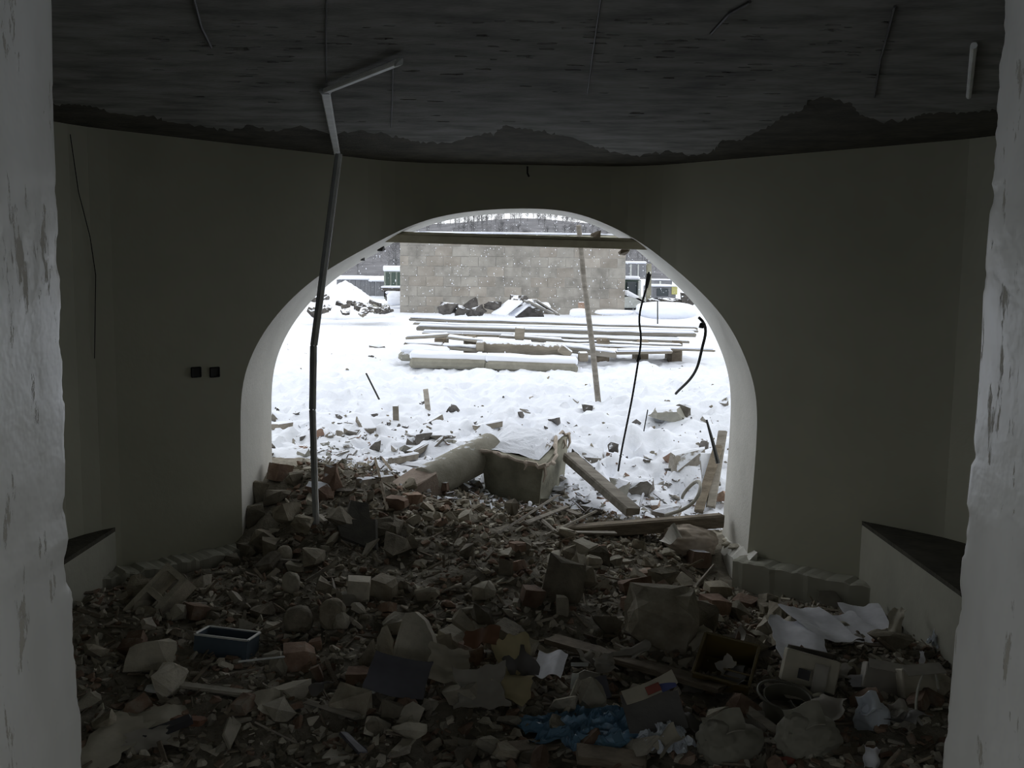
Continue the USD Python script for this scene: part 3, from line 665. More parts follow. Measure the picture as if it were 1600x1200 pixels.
# snow mound with slabs at its foot
pm = at_depth(545, 488, 20.5); pm[2] = h1(pm[0], pm[1], False)
mound = blob(np.random.default_rng(3), 2.1, 2.2, 1.56, .05, 1.5, 4, 1.12); mound.vertices[:, 2] = np.maximum(mound.vertices[:, 2], -.1)
single('snow_mound', moved(mound, (float(at_depth(540, 488, 20.5)[0]), 20.5, pm[2])), 'snow_cap', 'large pointed snow mound beyond the hanging metal strip', 'snow heap', smooth=True)
rs = np.random.default_rng(14)
ORD = 'closest|second closest|third closest|fourth closest|fifth closest|sixth closest|seventh closest|eighth closest|ninth closest|tenth closest|eleventh closest|twelfth closest|thirteenth closest|fourteenth closest|fifteenth closest|sixteenth closest|seventeenth closest|eighteenth closest|nineteenth closest|twentieth closest'.split('|')
spots = []
for k in range(36):
    px, py = rs.uniform(484, 604), rs.uniform(462, 490)
    if py < 474 and px > 560: py += 13
    spots.append((px, py, k))
rows_ = [[q for q in spots if q[1] < 474], [q for q in spots if 474 <= q[1] < 482], [q for q in spots if q[1] >= 482]]
for row, word in zip(rows_, ('upper', 'middle', 'lower')):
    for n_, (px, py, k) in enumerate(sorted(row)):
        Y_ = 18.8 - (py - 468) * .05; s_ = Y_ / F
        single('paving_slab', moved(shard(rs, rs.uniform(14, 30) * s_, rs.uniform(14, 24) * s_, rs.uniform(3, 6) * s_, 7), at_depth(px, py, Y_), R.from_euler('zyx', [rs.uniform(0, 360), rs.uniform(-28, 28), rs.uniform(-10, 35)], degrees=True)), 'snowy_dark' if k % 3 else 'snowy_rubble',
               f'broken slab at the snow mound foot, {word} row, {ORD[min(n_, 19)]} to the metal strip', 'slab', group='broken slabs at the mound foot')
single('stone_block', moved(box(.3, .3, .2, .04), at_depth(595, 482, 18.6)), 'snowy_concrete', 'rounded pale block at the end of the slabs by the snow mound', 'block')
# hut, fence and scrap behind the mound
def far_box(name, px0, py0, px1, py1, Y_, deep, mat, lab, catg, snow_px=0, b=.02, parts=()):
    s_ = Y_ / F; c = at_depth((px0 + px1) / 2, (py0 + py1) / 2, Y_); w_, h_ = (px1 - px0) * s_, (py1 - py0) * s_
    t_ = thing(name, lab, catg, (c[0], c[1] + deep / 2, c[2] - h_ / 2))
    obj('body', moved(box(w_, deep, h_, b), (0, 0, h_ / 2)), mat, t_)
    if snow_px: obj('snow_cap', moved(box(w_ * 1.06, deep * 1.04, snow_px * s_, .03), (0, 0, h_ + snow_px * s_ * .45)), 'snow_cap', t_)
    for nm, x0, y0, x1, y1, mt in parts:
        obj(nm, moved(box((x1 - x0) * s_, .04, (y1 - y0) * s_, .01), (((x0 + x1) / 2 - (px0 + px1) / 2) * s_, -deep / 2 - .015, (py1 - (y0 + y1) / 2) * s_)), mt, t_)
    return t_
far_box('garden_hut', 600, 424, 640, 474, 31, 2.0, 'hut_green', 'small green hut with a thick snow roof behind the block building', 'hut', 9, parts=(('board', 603, 426, 609, 470, 'truck_green'), ('board', 612, 426, 618, 470, 'truck_green'), ('board', 621, 426, 627, 470, 'truck_green')))
fw = thing('board_fence', 'grey board fence with snow on top, between the mound and the hut', 'fence', at_depth(570, 478, 33))
o_ = at_depth(570, 478, 33); s_ = 33 / F
for k, px in enumerate(np.arange(530, 602, 7.5)):
    top = 437 if px < 577 else 440
    obj('board', moved(box(7.2 * s_, .05, (478 - top) * s_, .01), at_depth(px, (478 + top) / 2, 33 + .02 * (k % 2)) - o_), 'fence_grey', fw)
obj('snow_strip', moved(box(48 * s_, .16, 3 * s_, .02), at_depth(553, 435.5, 33) - o_), 'snow_cap', fw); obj('snow_strip', moved(box(26 * s_, .16, 3 * s_, .02), at_depth(589, 438.5, 33) - o_), 'snow_cap', fw)
far_box('scrap_trailer', 596, 450, 628, 456, 27, .8, 'snowy_dark', 'flat snow-topped trailer bed below the green hut', 'trailer', 3, parts=(('wheel', 600, 455, 607, 464, 'tyre'), ('wheel', 614, 455, 621, 464, 'tyre')))
far_box('scrap_crate', 602, 459, 616, 470, 26, .5, 'snowy_dark', 'dark crate with a snow lid below the flat trailer', 'crate', 4)
single('snow_hump', moved(blob(rw, .5, .5, .36, .1), at_depth(620, 466, 25)), 'snow_cap', 'small snow hump at the near corner of the block building, beside the dark crate', 'snow heap', smooth=True)
# truck peeping out behind the other corner
Yk = 26.0; s_ = Yk / F
tk = thing('parked_truck', 'dark green truck cab with snowy roof and bonnet, half hidden by the building', 'truck', at_depth(985, 484, Yk)); o_ = at_depth(985, 484, Yk)
K = lambda nm, x0, y0, x1, y1, d0, d1, mt, b=.03: obj(nm, moved(box((x1 - x0) * s_, d1 - d0, (y1 - y0) * s_, b), at_depth((x0 + x1) / 2, (y0 + y1) / 2, Yk) - o_ + [0, (d0 + d1) / 2, 0]), mt, tk)
K('cab', 958, 437, 1002, 470, .1, 1.5, 'truck_green'); K('windscreen', 979, 440, 996, 462, .04, .12, 'dark_glass'); K('roof_snow', 957, 431, 1001, 437, .05, 1.5, 'snow_cap', .05)
K('bonnet', 962, 463, 1004, 480, -.7, .1, 'pale_metal'); K('door_pillar', 997, 438, 1001, 466, .02, .12, 'pale_metal')
A_, B_ = at_depth(972, 455, Yk) - o_, at_depth(1007, 474, Yk) - o_
obj('bonnet_snow', bar(A_ + [0, -.3, 0], B_ + [0, -.3, 0], .8, .14, .05), 'snow_cap', tk)
for px in (981, 1001):
    w_ = trimesh.creation.cylinder(.14, .12, sections=20); w_.apply_transform(trimesh.transformations.rotation_matrix(np.pi / 2, [1, 0, 0])); obj('wheel', moved(w_, at_depth(px, 480, Yk) - o_ + [0, -.6, 0]), 'tyre', tk)
far_box('loading_gantry', 972, 412, 1009, 432, 29, .8, 'fence_grey', 'dark raised loading box with snow on top above the truck', 'gantry', 4, parts=(('brace', 984, 413, 987, 431, 'pale_metal'), ('brace', 996, 413, 998, 431, 'pale_metal')))
single('concrete_post', bar(at_depth(1013, 490, 25), at_depth(1014, 412, 25), .12, .12, .01), 'concrete', 'upright grey concrete post beside the truck', 'post')
single('thin_rod', bar(at_depth(1027.5, 506, 17), at_depth(1027.5, 470, 17), .02, .02, .003), 'cable_black', 'thin upright rod in the snow hump past the building corner', 'rod')
far_box('flatbed_truck', 1020, 448, 1056, 470, 30, 2.2, 'fence_grey', 'dark grey box lorry with snow on top and a yellow flank', 'lorry', 3, parts=(('flank', 1049, 448, 1058, 460, 'yellow_paint'), ('window', 1026, 451, 1044, 462, 'dark_glass'), ('wheel', 1024, 466, 1033, 476, 'tyre'), ('wheel', 1044, 466, 1053, 476, 'tyre')))
far_box('storage_shed', 1022, 438, 1050, 447, 36, 1.5, 'fence_grey', 'flat grey shed roofline behind the box lorry', 'shed', 2, parts=(('post', 1030, 439, 1033, 447, 'pale_metal'),))
for px, py, w_, h_, lab in ((1020, 472, 22, 9, 'snow-topped junk heap between the post and the lorry'), (1046, 471, 40, 9, 'long snow-topped junk heap in front of the lorry'), (1073, 472, 22, 24, 'dark scrub clump at the arch edge past the lorry')):
    heap_lump(px, py, w_, h_, 23, 'snowy_dark', 'junk_heap', lab, 'heap', 18, .16)

# ------------------------------------------------------------------ bare woods on the hill, falling snow
def bare_tree(rng, hgt):
    ms = [tube([[0, 0, 0], [rng.normal(0, .05), rng.normal(0, .05), hgt * .55], [rng.normal(0, .15), rng.normal(0, .15), hgt]], [.07, .05, .012], 5)]
    for k in range(26):
        z0 = rng.uniform(.25, .92) * hgt; a = rng.uniform(0, 6.28); L = (hgt - z0) * rng.uniform(.35, .7) + .3
        d = np.array([math.cos(a), math.sin(a), rng.uniform(.5, 1.3)]); d /= np.linalg.norm(d); p0 = np.array([0, 0, z0]); p1 = p0 + d * L
        ms.append(tube([p0, (p0 + p1) / 2 + rng.normal(0, .08, 3), p1], [.03, .02, .008], 3))
        for _ in range(3):
            q = p0 + d * L * rng.uniform(.3, .9); dd = d + rng.normal(0, .5, 3); ms.append(tube([q, q + dd * L * .25, q + dd * L * .5], [.016, .011, .006], 3))
    return cat(*ms)
def instancer(name, protos, pos, rots, scales, idx, label, catg, proto_name):
    pi = UsdGeom.PointInstancer.Define(stage, '/World/' + numbered(name)); P = str(pi.GetPath())
    paths = []
    for k, (m, mt, sm) in enumerate(protos):
        pth = f'{P}/{proto_name}' + ('' if k == 0 else f'_{k:03d}'); usdkit.mesh(stage, pth, m, M[mt], smooth=sm); paths.append(pth)
    pi.CreatePrototypesRel().SetTargets([Sdf.Path(p) for p in paths])
    pi.CreatePositionsAttr(Vt.Vec3fArray.FromNumpy(np.asarray(pos, np.float32)))
    q = R.from_euler('zyx', rots).as_quat()
    pi.CreateOrientationsAttr(Vt.QuathArray([Gf.Quath(float(a[3]), float(a[0]), float(a[1]), float(a[2])) for a in q]))
    pi.CreateScalesAttr(Vt.Vec3fArray.FromNumpy(np.asarray(scales, np.float32)))
    pi.CreateProtoIndicesAttr(Vt.IntArray([int(i) for i in idx]))
    return tag(pi.GetPrim(), label, catg, kind='stuff')
rt_ = np.random.default_rng(8); N = 900
yy = rt_.uniform(80, 165, N); xx = rt_.uniform(-.42, .42, N) * yy
pos = np.c_[xx, yy, [hill_z(a, b) - .1 for a, b in zip(xx, yy)]]
sc = rt_.uniform(.35, .6, N)
instancer('bare_woods', [(bare_tree(np.random.default_rng(k), 3.0), 'tree_bark', False) for k in range(3)], pos, np.c_[rt_.uniform(0, 6.28, N), np.zeros(N), np.zeros(N)], np.c_[sc, sc, sc], rt_.integers(0, 3, N), 'bare grey winter woods covering the far hill', 'trees', 'tree')
N = 5200
yy = 9.5 + rt_.uniform(0, 1, N) ** .8 * 22; xx = rt_.uniform(-.34, .34, N) * yy; zz = rt_.uniform(.9, 3.6, N)
keep = ~((yy > 22.3) & (yy < 27.5) & (np.abs(xx) < 4.5)) & ~((yy > 18) & (yy < 22) & (xx < -2.2)) & ~((yy > 10.4) & (yy < 12.8) & (zz < 1.5)); pos = np.c_[xx, yy, zz][keep]; N = len(pos)
fl = trimesh.creation.icosphere(1, .0048); fl.apply_scale([1, 1, 1.6]); sc = rt_.uniform(.5, 1.5, N)
instancer('falling_snow', [(fl, 'snow_cap', True)], pos, np.c_[rt_.uniform(0, 6, N), np.zeros(N), rt_.normal(0, .5, N)], np.c_[sc, sc, sc], np.zeros(N), 'falling snowflakes in the air outside the arch', 'snow', 'snowflake')

# ------------------------------------------------------------------ debris at the threshold of the arch
def rest(mesh, p, rot=None, sink=.012):
    """set a mesh on the ground at plan point p"""
    m = moved(mesh, (0, 0, 0), rot); c = (m.bounds[0] + m.bounds[1]) / 2
    m.apply_translation([p[0] - c[0], p[1] - c[1], h1(p[0], p[1]) - m.bounds[0][2] - sink]); return m
def euler(z=0, y=0, x=0): return R.from_euler('xyz', [x, y, z], degrees=True)
def seg(px0, py0, px1, py1, lift0=.0, lift1=.0):
    a, b = ground(px0, py0), ground(px1, py1)
    a[2] = h1(a[0], a[1]) + lift0; b[2] = h1(b[0], b[1]) + lift1; return a, b
rb = np.random.default_rng(101)

# big concrete block with a broken top, and the round column lying against it
Yb = 6.15
fl, fr = at_depth(752, 705, Yb), at_depth(850, 728, Yb - .12)
bl, br = at_depth(762, 812, Yb), at_depth(838, 812, Yb - .12)
bkR, bkT = at_depth(888, 680, Yb + .55), at_depth(795, 668, Yb + .6)
bkRb = at_depth(880, 775, Yb + .5); bkTb = bkT + [0, 0, -.45]
cb_ = thing('concrete_block', 'large squared concrete block topped with snow and torn cloth, in the arch', 'concrete block', (float(fl[0] + fr[0]) / 2, Yb + .2, .2))
o_ = np.array([float(fl[0] + fr[0]) / 2, Yb + .2, .2])
pts = np.array([fl, fr, bl, br, bkR, bkT, bkRb, bkTb])
m = trimesh.convex.convex_hull(pts)
for _ in range(3): m = m.subdivide()
m.vertices += (meshkit.fbm(m.vertices * 9, 3, 3)[:, None] - .5) * .03
obj('body', moved(m, -o_), 'concrete', cb_)
cap = trimesh.convex.convex_hull(np.vstack([[q + [0, 0, .012] for q in (fl * .9 + bkT * .1, fr * .88 + bkT * .12, bkR * .95 + fl * .05, bkT)], [q + [0, 0, .04] for q in (fl * .7 + bkR * .3, fr * .6 + bkT * .4, bkR * .8 + fl * .2, bkT * .8 + fr * .2)]]))
for _ in range(3): cap = cap.subdivide()
cap.vertices += (meshkit.fbm(cap.vertices * 14, 3, 5)[:, None] - .5) * [.02, .02, .05]
obj('snow_cap', moved(cap, -o_), 'snowy_rubble', cb_)
edge = [fl + [0, 0, .0], fl * .6 + fr * .4 + [0, -.012, .004], fr + [0, -.012, .0], fr * .6 + bkR * .4 + [.008, 0, .01], bkR + [.005, 0, .012]]
obj('torn_edge', moved(tube(spline(edge, 30) + rb.normal(0, .006, (30, 3)), rb.uniform(.008, .018, 30), 6), -o_), 'cloth', cb_)
for q, L in ((fr, .10), (fr * .7 + fl * .3, .05), (bkR, .09), (bkR * .8 + fr * .2, .05)):
    obj('hanging_shred', moved(tube([q + [0, -.015, .01], q + [.01, -.03, -L * .5], q + [-.005, -.028, -L]], [.013, .010, .004], 5), -o_), 'cloth', cb_)
landmark('big concrete block', o_)
ca_, cb2 = at_depth(664, 756, 5.9), at_depth(768, 702, 6.35)
col = thing('round_column', 'round grey column stump lying aslant against the big concrete block', 'column', ca_); d_ = cb2 - ca_
r_ = .115
cyl = tube([ca_, ca_ + d_ * .02, ca_ + d_ * .5, cb2], [r_ * .96, r_, r_ * 1.01, r_], 26); obj('shaft', moved(cyl, -ca_), 'dusted_concrete', col, 40)
dn_ = d_ / np.linalg.norm(d_)
sq = bar(ca_ - dn_ * .19 + [0, 0, -.03], ca_ + dn_ * .03 + [0, 0, -.01], .22, .20, .012, .005, rb)
tag(obj('square_end', moved(sq, -ca_), 'pink_brick', col), 'pinkish squared end of the column')
landmark('fallen column', ca_)

# timbers
def timber(name, px0, py0, px1, py1, w, h, mat, lab, l0=.03, l1=.03, catg='board', lm=None, jit=.003, b=.005):
    a, b_ = seg(px0, py0, px1, py1, l0, l1)
    p = single(name, bar(a, b_, w, h, b, jit, rb), mat, lab, catg)
    if lm: landmark(lm, (a + b_) / 2)
    return p
a, b_ = at_depth(889, 712, 6.45), at_depth(990, 800, 5.75)
single('grey_timber', bar(a, b_, .10, .055, .006, .003, rb), 'grey_wood', 'grey weathered timber sloping down from the big concrete block', 'timber'); landmark('grey sloping timber', b_)
single('thin_board', bar(at_depth(894, 708, 6.6), at_depth(928, 738, 6.3), .015, .07, .003), 'snowy_dark', 'thin dark board tucked behind the grey sloping timber', 'board')
a, b_ = at_depth(868, 833, 5.55), at_depth(1128, 812, 5.72)
single('long_timber', bar(a, b_, .09, .075, .006, .004, rb), 'old_wood', 'long brown squared timber reaching across the threshold to the arch side', 'timber'); landmark('long brown timber', (a + b_) / 2)
for (p0, p1, w_, h_, mt, lab) in ((((935, 800), (975, 772)), None, .07, .018, 'snowy_plank', ''),): pass
timber('short_board', 688 + 238, 802, 938, 780, .075, .015, 'snowy_plank', 'short pale board lying under the grey sloping timber')
timber('short_board', 1092, 800, 1120, 750, .06, .025, 'old_wood', 'grey board leaning on the arch side near the hose loop', .02, .22)
timber('short_board', 1110, 800, 1127, 735, .06, .02, 'grey_wood', 'brown board leaning on the arch side, behind the grey one', .02, .28)
timber('short_board', 1112, 770, 1104, 752, .12, .02, 'snowy_plank', 'snow-dusted board end beside the boards leaning on the arch side', .05, .2)
single('thin_branch', tube([at_depth(1122, 724, 6.3), at_depth(1114, 692, 6.35), at_depth(1104, 656, 6.4)], [.014, .012, .007], 6), 'cable_black', 'dark thin branch standing up beside the arch side', 'branch')
hp = [at_depth(*q, y) for q, y in (((1040, 805), 5.85), ((1062, 798), 5.8), ((1084, 784), 5.8), ((1094, 764), 5.85), ((1090, 752), 5.95), ((1078, 760), 6.0), ((1066, 778), 6.05))]
single('garden_hose', tube(spline(hp, 40), .011, 8), 'hose', 'pale hose curled in a half loop near the leaning boards', 'hose', smooth=40); landmark('pale hose loop', hp[3])
wb = ground(1075, 862)
single('cloth_bundle', rest(blob(rb, .36, .24, .20, .2, 2.6, 4, 2.2), wb, euler(20, 10, 0), .03), 'cloth', 'crumpled pinkish beige cloth bundle in front of the long brown timber', 'bundle', smooth=60); landmark('beige cloth bundle', wb)
single('white_sheet_piece', moved(sheet(.10, .08, lambda u, v: .03 * np.sin(2.4 * u) + .025 * v * u, nu=10), at_depth(1048, 838, 5.2), euler(20, -15, 25)), 'white_bag', 'torn whitish sheet draped over the cloth bundle', 'sheet')
for (x0, y0, x1, y1, w_, lab) in ((776, 840, 872, 800, .02, 'long pale lath in front of the big concrete block'), (820, 830, 888, 806, .025, 'thin pale lath beside the long one before the concrete block'), (850, 842, 930, 812, .03, 'split lath end by the grey sloping timber'),
                                  (868, 800, 905, 818, .05, 'broad splinter below the dark side of the concrete block'), (900, 838, 962, 846, .04, 'flat splinter before the long brown timber'), (840, 818, 868, 842, .03, 'short brown lath crossing two pale ones'),
                                  (930, 842, 1000, 822, .02, 'thin lath lying along the long brown timber'), (606, 800, 586, 742, .014, 'bent pale lath standing out of the rubble beside the column'), (612, 745, 596, 718, .014, 'thin snowy lath crossing the bent one by the column')):
    timber('wood_lath', x0, y0, x1, y1, w_, .012, 'old_wood' if x1 < 620 else 'grey_wood', lab, .03, .05 if y0 - y1 < 40 else .10, 'lath')
# sticks standing in the snow
for (x0, y0, x1, y1, r__, mt, lab) in ((595, 622, 572, 583, .007, 'cable_black', 'thin dark rod leaning in the snow beyond the metal strip'), (619, 655, 618, 634, .022, 'snowy_wood', 'short brown stub standing in the snow'),
                                       (669, 634, 665, 608, .022, 'grey_wood', 'pale wooden peg standing in the snow, taller than the brown stub'), (1004, 676, 1012, 640, .004, 'cable_black', 'hair-thin twig in the snow by the black cable')):
    a = ground(x0, y0); b_ = at_depth(x1, y1, a[1])
    single('standing_stick', bar(a + [0, 0, -.04], b_, r__ * 2, r__ * 2, .003, .001, rb), mt, lab, 'stick'); landmark(lab.split(' leaning')[0].split(' standing')[0].replace('short ', '').replace('hair-', ''), a)
for (x0, y0, x1, y1, w_, lab) in ((566, 664, 578, 672, .10, 'short board edge poking out of the snow'), (664, 660, 690, 648, .03, 'thin plank corner in the snow by the peg'), (700, 690, 760, 676, .09, 'snow-covered log piece behind the column'), (742, 668, 782, 664, .07, 'rounded snowy wood piece beyond the concrete block'),
                                  (425, 664, 448, 660, .12, 'brown board end showing at the arch side in the snow'), (640, 703, 690, 690, .05, 'splintered stick in the snowy rubble above the column'), (610, 720, 650, 708, .04, 'snowy lath piece before the column top'), (560, 762, 610, 754, .04, 'snow-dusted lath by the column end')):
    timber('snowy_wood_piece', x0, y0, x1, y1, w_, .05, 'snowy_wood', lab, .02, .03)
# stones on the snow worth a name
for (px, py, w_, h_, mt, lab, lm) in ((1046, 642, 66, 22, 'snowy_concrete', 'long flat tan stone under a snow cap near the curled cable', 'long tan stone'), (1068, 640, 24, 22, 'snowy_rubble', 'olive corner stone at the end of the long tan stone', None), (926, 700, 40, 24, 'snowy_rubble', 'dark rounded stone right behind the concrete block corner', 'dark rounded stone'),
                                      (958, 697, 18, 16, 'snowy_dark', 'small round dark stone beside the dark rounded stone', None), (1076, 722, 62, 34, 'snowy_rubble', 'wide mottled stone in the snow near the leaning boards', 'wide mottled stone'), (1106, 712, 40, 22, 'snowy_brick', 'brown stone behind the wide mottled stone', None),
                                      (1002, 756, 40, 26, 'snowy_rubble', 'roundish pinkish stone beyond the grey sloping timber', 'pinkish stone'), (968, 758, 34, 24, 'snowy_concrete', 'snowy pale block touching the end of the black cable', None), (948, 744, 26, 22, 'snowy_dark', 'black hollow stone between cable end and sloping timber', None),
                                      (662, 686, 26, 22, 'snowy_dark', 'dark jagged stone in the snow above the fallen column', 'dark jagged stone'), (690, 690, 44, 14, 'snowy_rubble', 'flat stone beside the dark jagged one', None), (1040, 800, 50, 26, 'snowy_rubble', 'dark clod just inside the hose loop', None), (520, 750, 30, 50, 'snowy_brick', 'red brick piece standing on end beside the metal strip', 'standing red brick'),
                                      (500, 770, 40, 26, 'snowy_brick', 'tilted brown brick piece behind the metal strip', None), (1100, 690, 16, 20, 'snowy_dark', 'dark pebble at the foot of the dark branch', None), (590, 540, 26, 6, 'snowy_rubble', 'flat brown chip lying alone on the far snow', None), (580, 554, 10, 5, 'snowy_dark', 'tiny dark clod alone on the far snow', None)):
    g = ground(px, py + h_ * .3); s_ = g[1] / F
    single('stone', rest(chunk(rb, w_ * s_, w_ * s_ * .8, h_ * s_ * 1.3, 16, .08), g, euler(rb.uniform(-20, 20), 0, 0), h_ * s_ * .3), mt, lab, 'stone')
    if lm: landmark(lm, g)

# ------------------------------------------------------------------ bent metal strip hanging from the ceiling, socket boxes, cracks and wires on the ceiling
sp = thing('cable_trunking', 'bent grey metal strip hanging down from the ceiling to the rubble', 'metal strip', at_depth(494, 838, 5.0)); o_ = at_depth(494, 838, 5.0)
v0, v1, v2 = ceil_pt(623, 86), ceil_pt(508, 133), ceil_pt(527, 236)
for q in (v0, v1, v2): q[2] -= .02
v3, v4, v5, v6 = at_depth(528, 240, 4.92), at_depth(489, 540, 4.93), at_depth(487.5, 640, 4.95), at_depth(493.5, 838, 5.0)
def strip(a, b, w, h): return moved(bar(a, b, w, h, .004), -o_)
obj('ceiling_length', strip(v0, v1, .024, .016), 'grey_trunking', sp); obj('ceiling_length', strip(v1, v2, .032, .016), 'grey_trunking', sp)
pts_ = [v3, v4, v5, v6]
for i in range(3):
    a, b_ = pts_[i], pts_[i + 1]
    obj('face', strip(a + [.012, 0, 0], b_ + [.012, 0, 0], .014, .022), 'grey_trunking', sp)
    tag(obj('dark_side', strip(a + [-.004, .0, 0], b_ + [-.004, 0, 0], .02, .018), 'dark_trunking', sp), 'dark open side of the strip')
obj('fold', moved(box(.04, .03, .02, .006), v1 - o_), 'dark_trunking', sp); obj('end_screw', moved(chunk(rb, .03, .03, .03, 10), v0 - o_), 'pale_metal', sp)
for px, lab in ((306, 'black socket box in the wall, farther from the arch'), (335, 'black socket box in the wall, nearer to the arch')):
    p = on_wall(px, 581.5); ang = math.atan2(1, 1)
    t_ = thing('socket_box', lab, 'socket box', p - [0, 0, .025])
    rq = euler(45, 0, 0)
    rim_ = cat(moved(box(.05, .012, .007, .002), (0, 0, .0235)), moved(box(.05, .012, .007, .002), (0, 0, -.0235)), moved(box(.007, .012, .05, .002), (.0235, 0, 0)), moved(box(.007, .012, .05, .002), (-.0235, 0, 0)))
    obj('rim', moved(moved(rim_, (0, -.004, 0)), (0, 0, .025), rq), 'black_box', t_); obj('inner_box', moved(moved(box(.044, .008, .044, .002), (0, -.001, 0)), (0, 0, .025), rq), 'cable_black', t_)
for pts_, r__, lab in (([(298, -20), (314, 40), (330, 72)], .004, 'short black wire across the ceiling near the flaking jamb'), ([(510, -20), (509, 60), (510, 128)], .0022, 'hair-thin wire on the ceiling running to the bent strip'), ([(614, 96), (613, 150), (611, 198)], .0025, 'thin wire on the ceiling beside the strip end'),
                       ([(940, -10), (928, 70), (918, 145)], .0022, 'faint long wire on the ceiling above the arch'), ([(1172, 0), (1140, 18), (1111, 50)], .004, 'bent black wire end on the ceiling'), ([(1398, 8), (1382, 70), (1376, 90), (1366, 150)], .0035, 'long kinked black wire on the ceiling near the pale conduit')):
    P_ = [ceil_pt(*q) - [0, 0, r__] for q in pts_]
    single('ceiling_wire', tube(P_, r__, 5), 'cable_black', lab, 'wire')
P_ = [ceil_pt(1522, 66) - [0, 0, .008], ceil_pt(1514, 147) - [0, 0, .008]]
single('conduit_piece', tube(P_, .009, 8), 'grey_trunking', 'short straight pale conduit on the ceiling by the bluish jamb', 'conduit', smooth=40)
single('wall_crack_cord', tube([on_wall(*q) + [.004, -.004, 0] for q in ((109, 210), (122, 300), (140, 370), (149, 430), (147, 560))], .002, 5), 'cable_black', 'hair-thin dark cord hanging down the wall beside the flaking jamb', 'cord')
p = on_wall(824, 266); single('ceiling_hook', tube([p + [0, -.02, .02], p + [0, -.03, -.02], p + [.01, -.025, -.04]], .006, 6), 'cable_black', 'small dark hook where wall and ceiling meet over the arch', 'hook')

# ------------------------------------------------------------------ inside: named things among the rubble
def hollow_block(L, W, Hh, t, broken=0):
    P = Polygon([(-L / 2, -W / 2), (L / 2, -W / 2), (L / 2, W / 2), (-L / 2, W / 2)])
    c = (L - 3 * t) / 2
    for k in (0, 1):
        x0 = -L / 2 + t + k * (c + t); P = P.difference(Polygon([(x0, -W / 2 + t), (x0 + c, -W / 2 + t), (x0 + c, W / 2 - t), (x0, W / 2 - t)]).buffer(-.006).buffer(.006))
    if broken: P = P.difference(Polygon([(L * .12, -W), (L * .3, -W * .1), (L * .18, W * .2), (L * .34, W), (L, W), (L, -W)]))
    m = trimesh.creation.extrude_polygon(P if P.geom_type == 'Polygon' else max(P.geoms, key=lambda g: g.area), Hh, engine='earcut'); m.apply_translation([0, 0, -Hh / 2]); return m
g = ground(252, 950); a = at_depth(250, 932, g[1] - .05)
single('hollow_block', moved(hollow_block(.27, .135, .11, .026), a + [0, 0, -.01], R.from_euler('z', -8, degrees=True) * R.from_euler('x', 52, degrees=True) * R.from_euler('z', 58, degrees=True)), 'pale_mortar', 'hollow concrete block with two square holes, propped aslant', 'hollow block'); landmark('hollow block', a)
a = at_depth(196, 962, 4.25)
single('hollow_block', moved(hollow_block(.30, .17, .11, .03, 1), a, R.from_euler('z', 10, degrees=True) * R.from_euler('x', 48, degrees=True) * R.from_euler('z', 28, degrees=True)), 'pale_mortar', 'broken half of a hollow block beside the two-holed one', 'hollow block'); landmark('broken hollow block', a)

def lump(name, px, py, w_px, h_px, mat, lab, catg, lm=None, kind='chunk', rot=None, n=16, deep=.8, sink=.15, sm=False, rough=.07):
    g = ground(px, py + h_px * .42); s_ = g[1] / F; w, h = w_px * s_, h_px * s_
    if kind == 'chunk': m = chunk(rb, w, w * deep, h, n, rough)
    elif kind == 'brick': m = brickbat(rb, w, w * deep, h)
    elif kind == 'shard': m = shard(rb, w, h, .022 if w > .1 else .014, 8)
    elif kind == 'blob': m = blob(rb, w, w * deep, h, .14, 2.4, 3, 2.6)
    m = rest(m, g, rot, h * sink)
    p = single(name, m, mat, lab, catg, smooth=sm)
    if lm: landmark(lm, g)
    return p
def upright(name, px, py, w_px, h_px, t, mat, lab, catg, lean=20, turn=0, roll=0, lm=None, n=8):
    """a plate standing aslant, its face turned to the doorway"""
    g = ground(px, py + h_px * .45); s_ = g[1] / F
    m = shard(rb, w_px * s_ * 1.1, h_px * s_ * 1.1, t, n)
    m = moved(m, (0, 0, 0), R.from_euler('y', roll, degrees=True) * R.from_euler('zx', [turn, 0], degrees=True) * R.from_euler('x', 90 - lean, degrees=True))
    p = single(name, rest(m, g, None, .02), mat, lab, catg)
    if lm: landmark(lm, g)
lump('plaster_lump', 235, 1030, 78, 62, 'pale_mortar', 'jagged pale plaster lump with a torn upper edge, near the flaking jamb', 'plaster lump', 'jagged pale lump', 'chunk', euler(10, 12, 0), 13, .5, .1, rough=.12)
g = ground(650, 1052); s_ = g[1] / F
sl = trimesh.creation.extrude_polygon(Polygon(np.array([(-.46, -.5), (-.5, -.15), (-.42, .2), (-.34, .46), (-.12, .5), (.14, .38), (.36, .16), (.5, -.08), (.5, -.42), (.3, -.5)]) * [68 * s_, 96 * s_]).buffer(.006), .045, engine='earcut').subdivide()
sl.vertices += (meshkit.fbm(sl.vertices * 18, 3, 4)[:, None] - .5) * [.012, .012, .02]
sl = moved(sl, (0, 0, 0), R.from_euler('z', -14, degrees=True) * R.from_euler('x', 66, degrees=True))
single('mortar_slab', rest(sl, g, None, .02), 'plaster_plate', 'large rounded pale slab standing on edge in the middle of the rubble', 'slab'); landmark('standing rounded slab', g)
lump('mortar_lump', 576, 1020, 34, 60, 'rubble', 'tall upright grey lump beside the standing rounded slab, outer one of a pair', 'lump', 'pair of tall lumps', 'chunk', None, 14, .8, .1)
lump('mortar_lump', 602, 1008, 28, 64, 'pale_mortar', 'tall upright pale lump touching the standing rounded slab', 'lump', None, 'chunk', None, 12, .8, .1)
lump('round_stone', 467, 968, 46, 44, 'rubble', 'rounded grey stone like a ball below the pale blocks', 'stone', 'rounded grey stone', 'blob', sm=50)
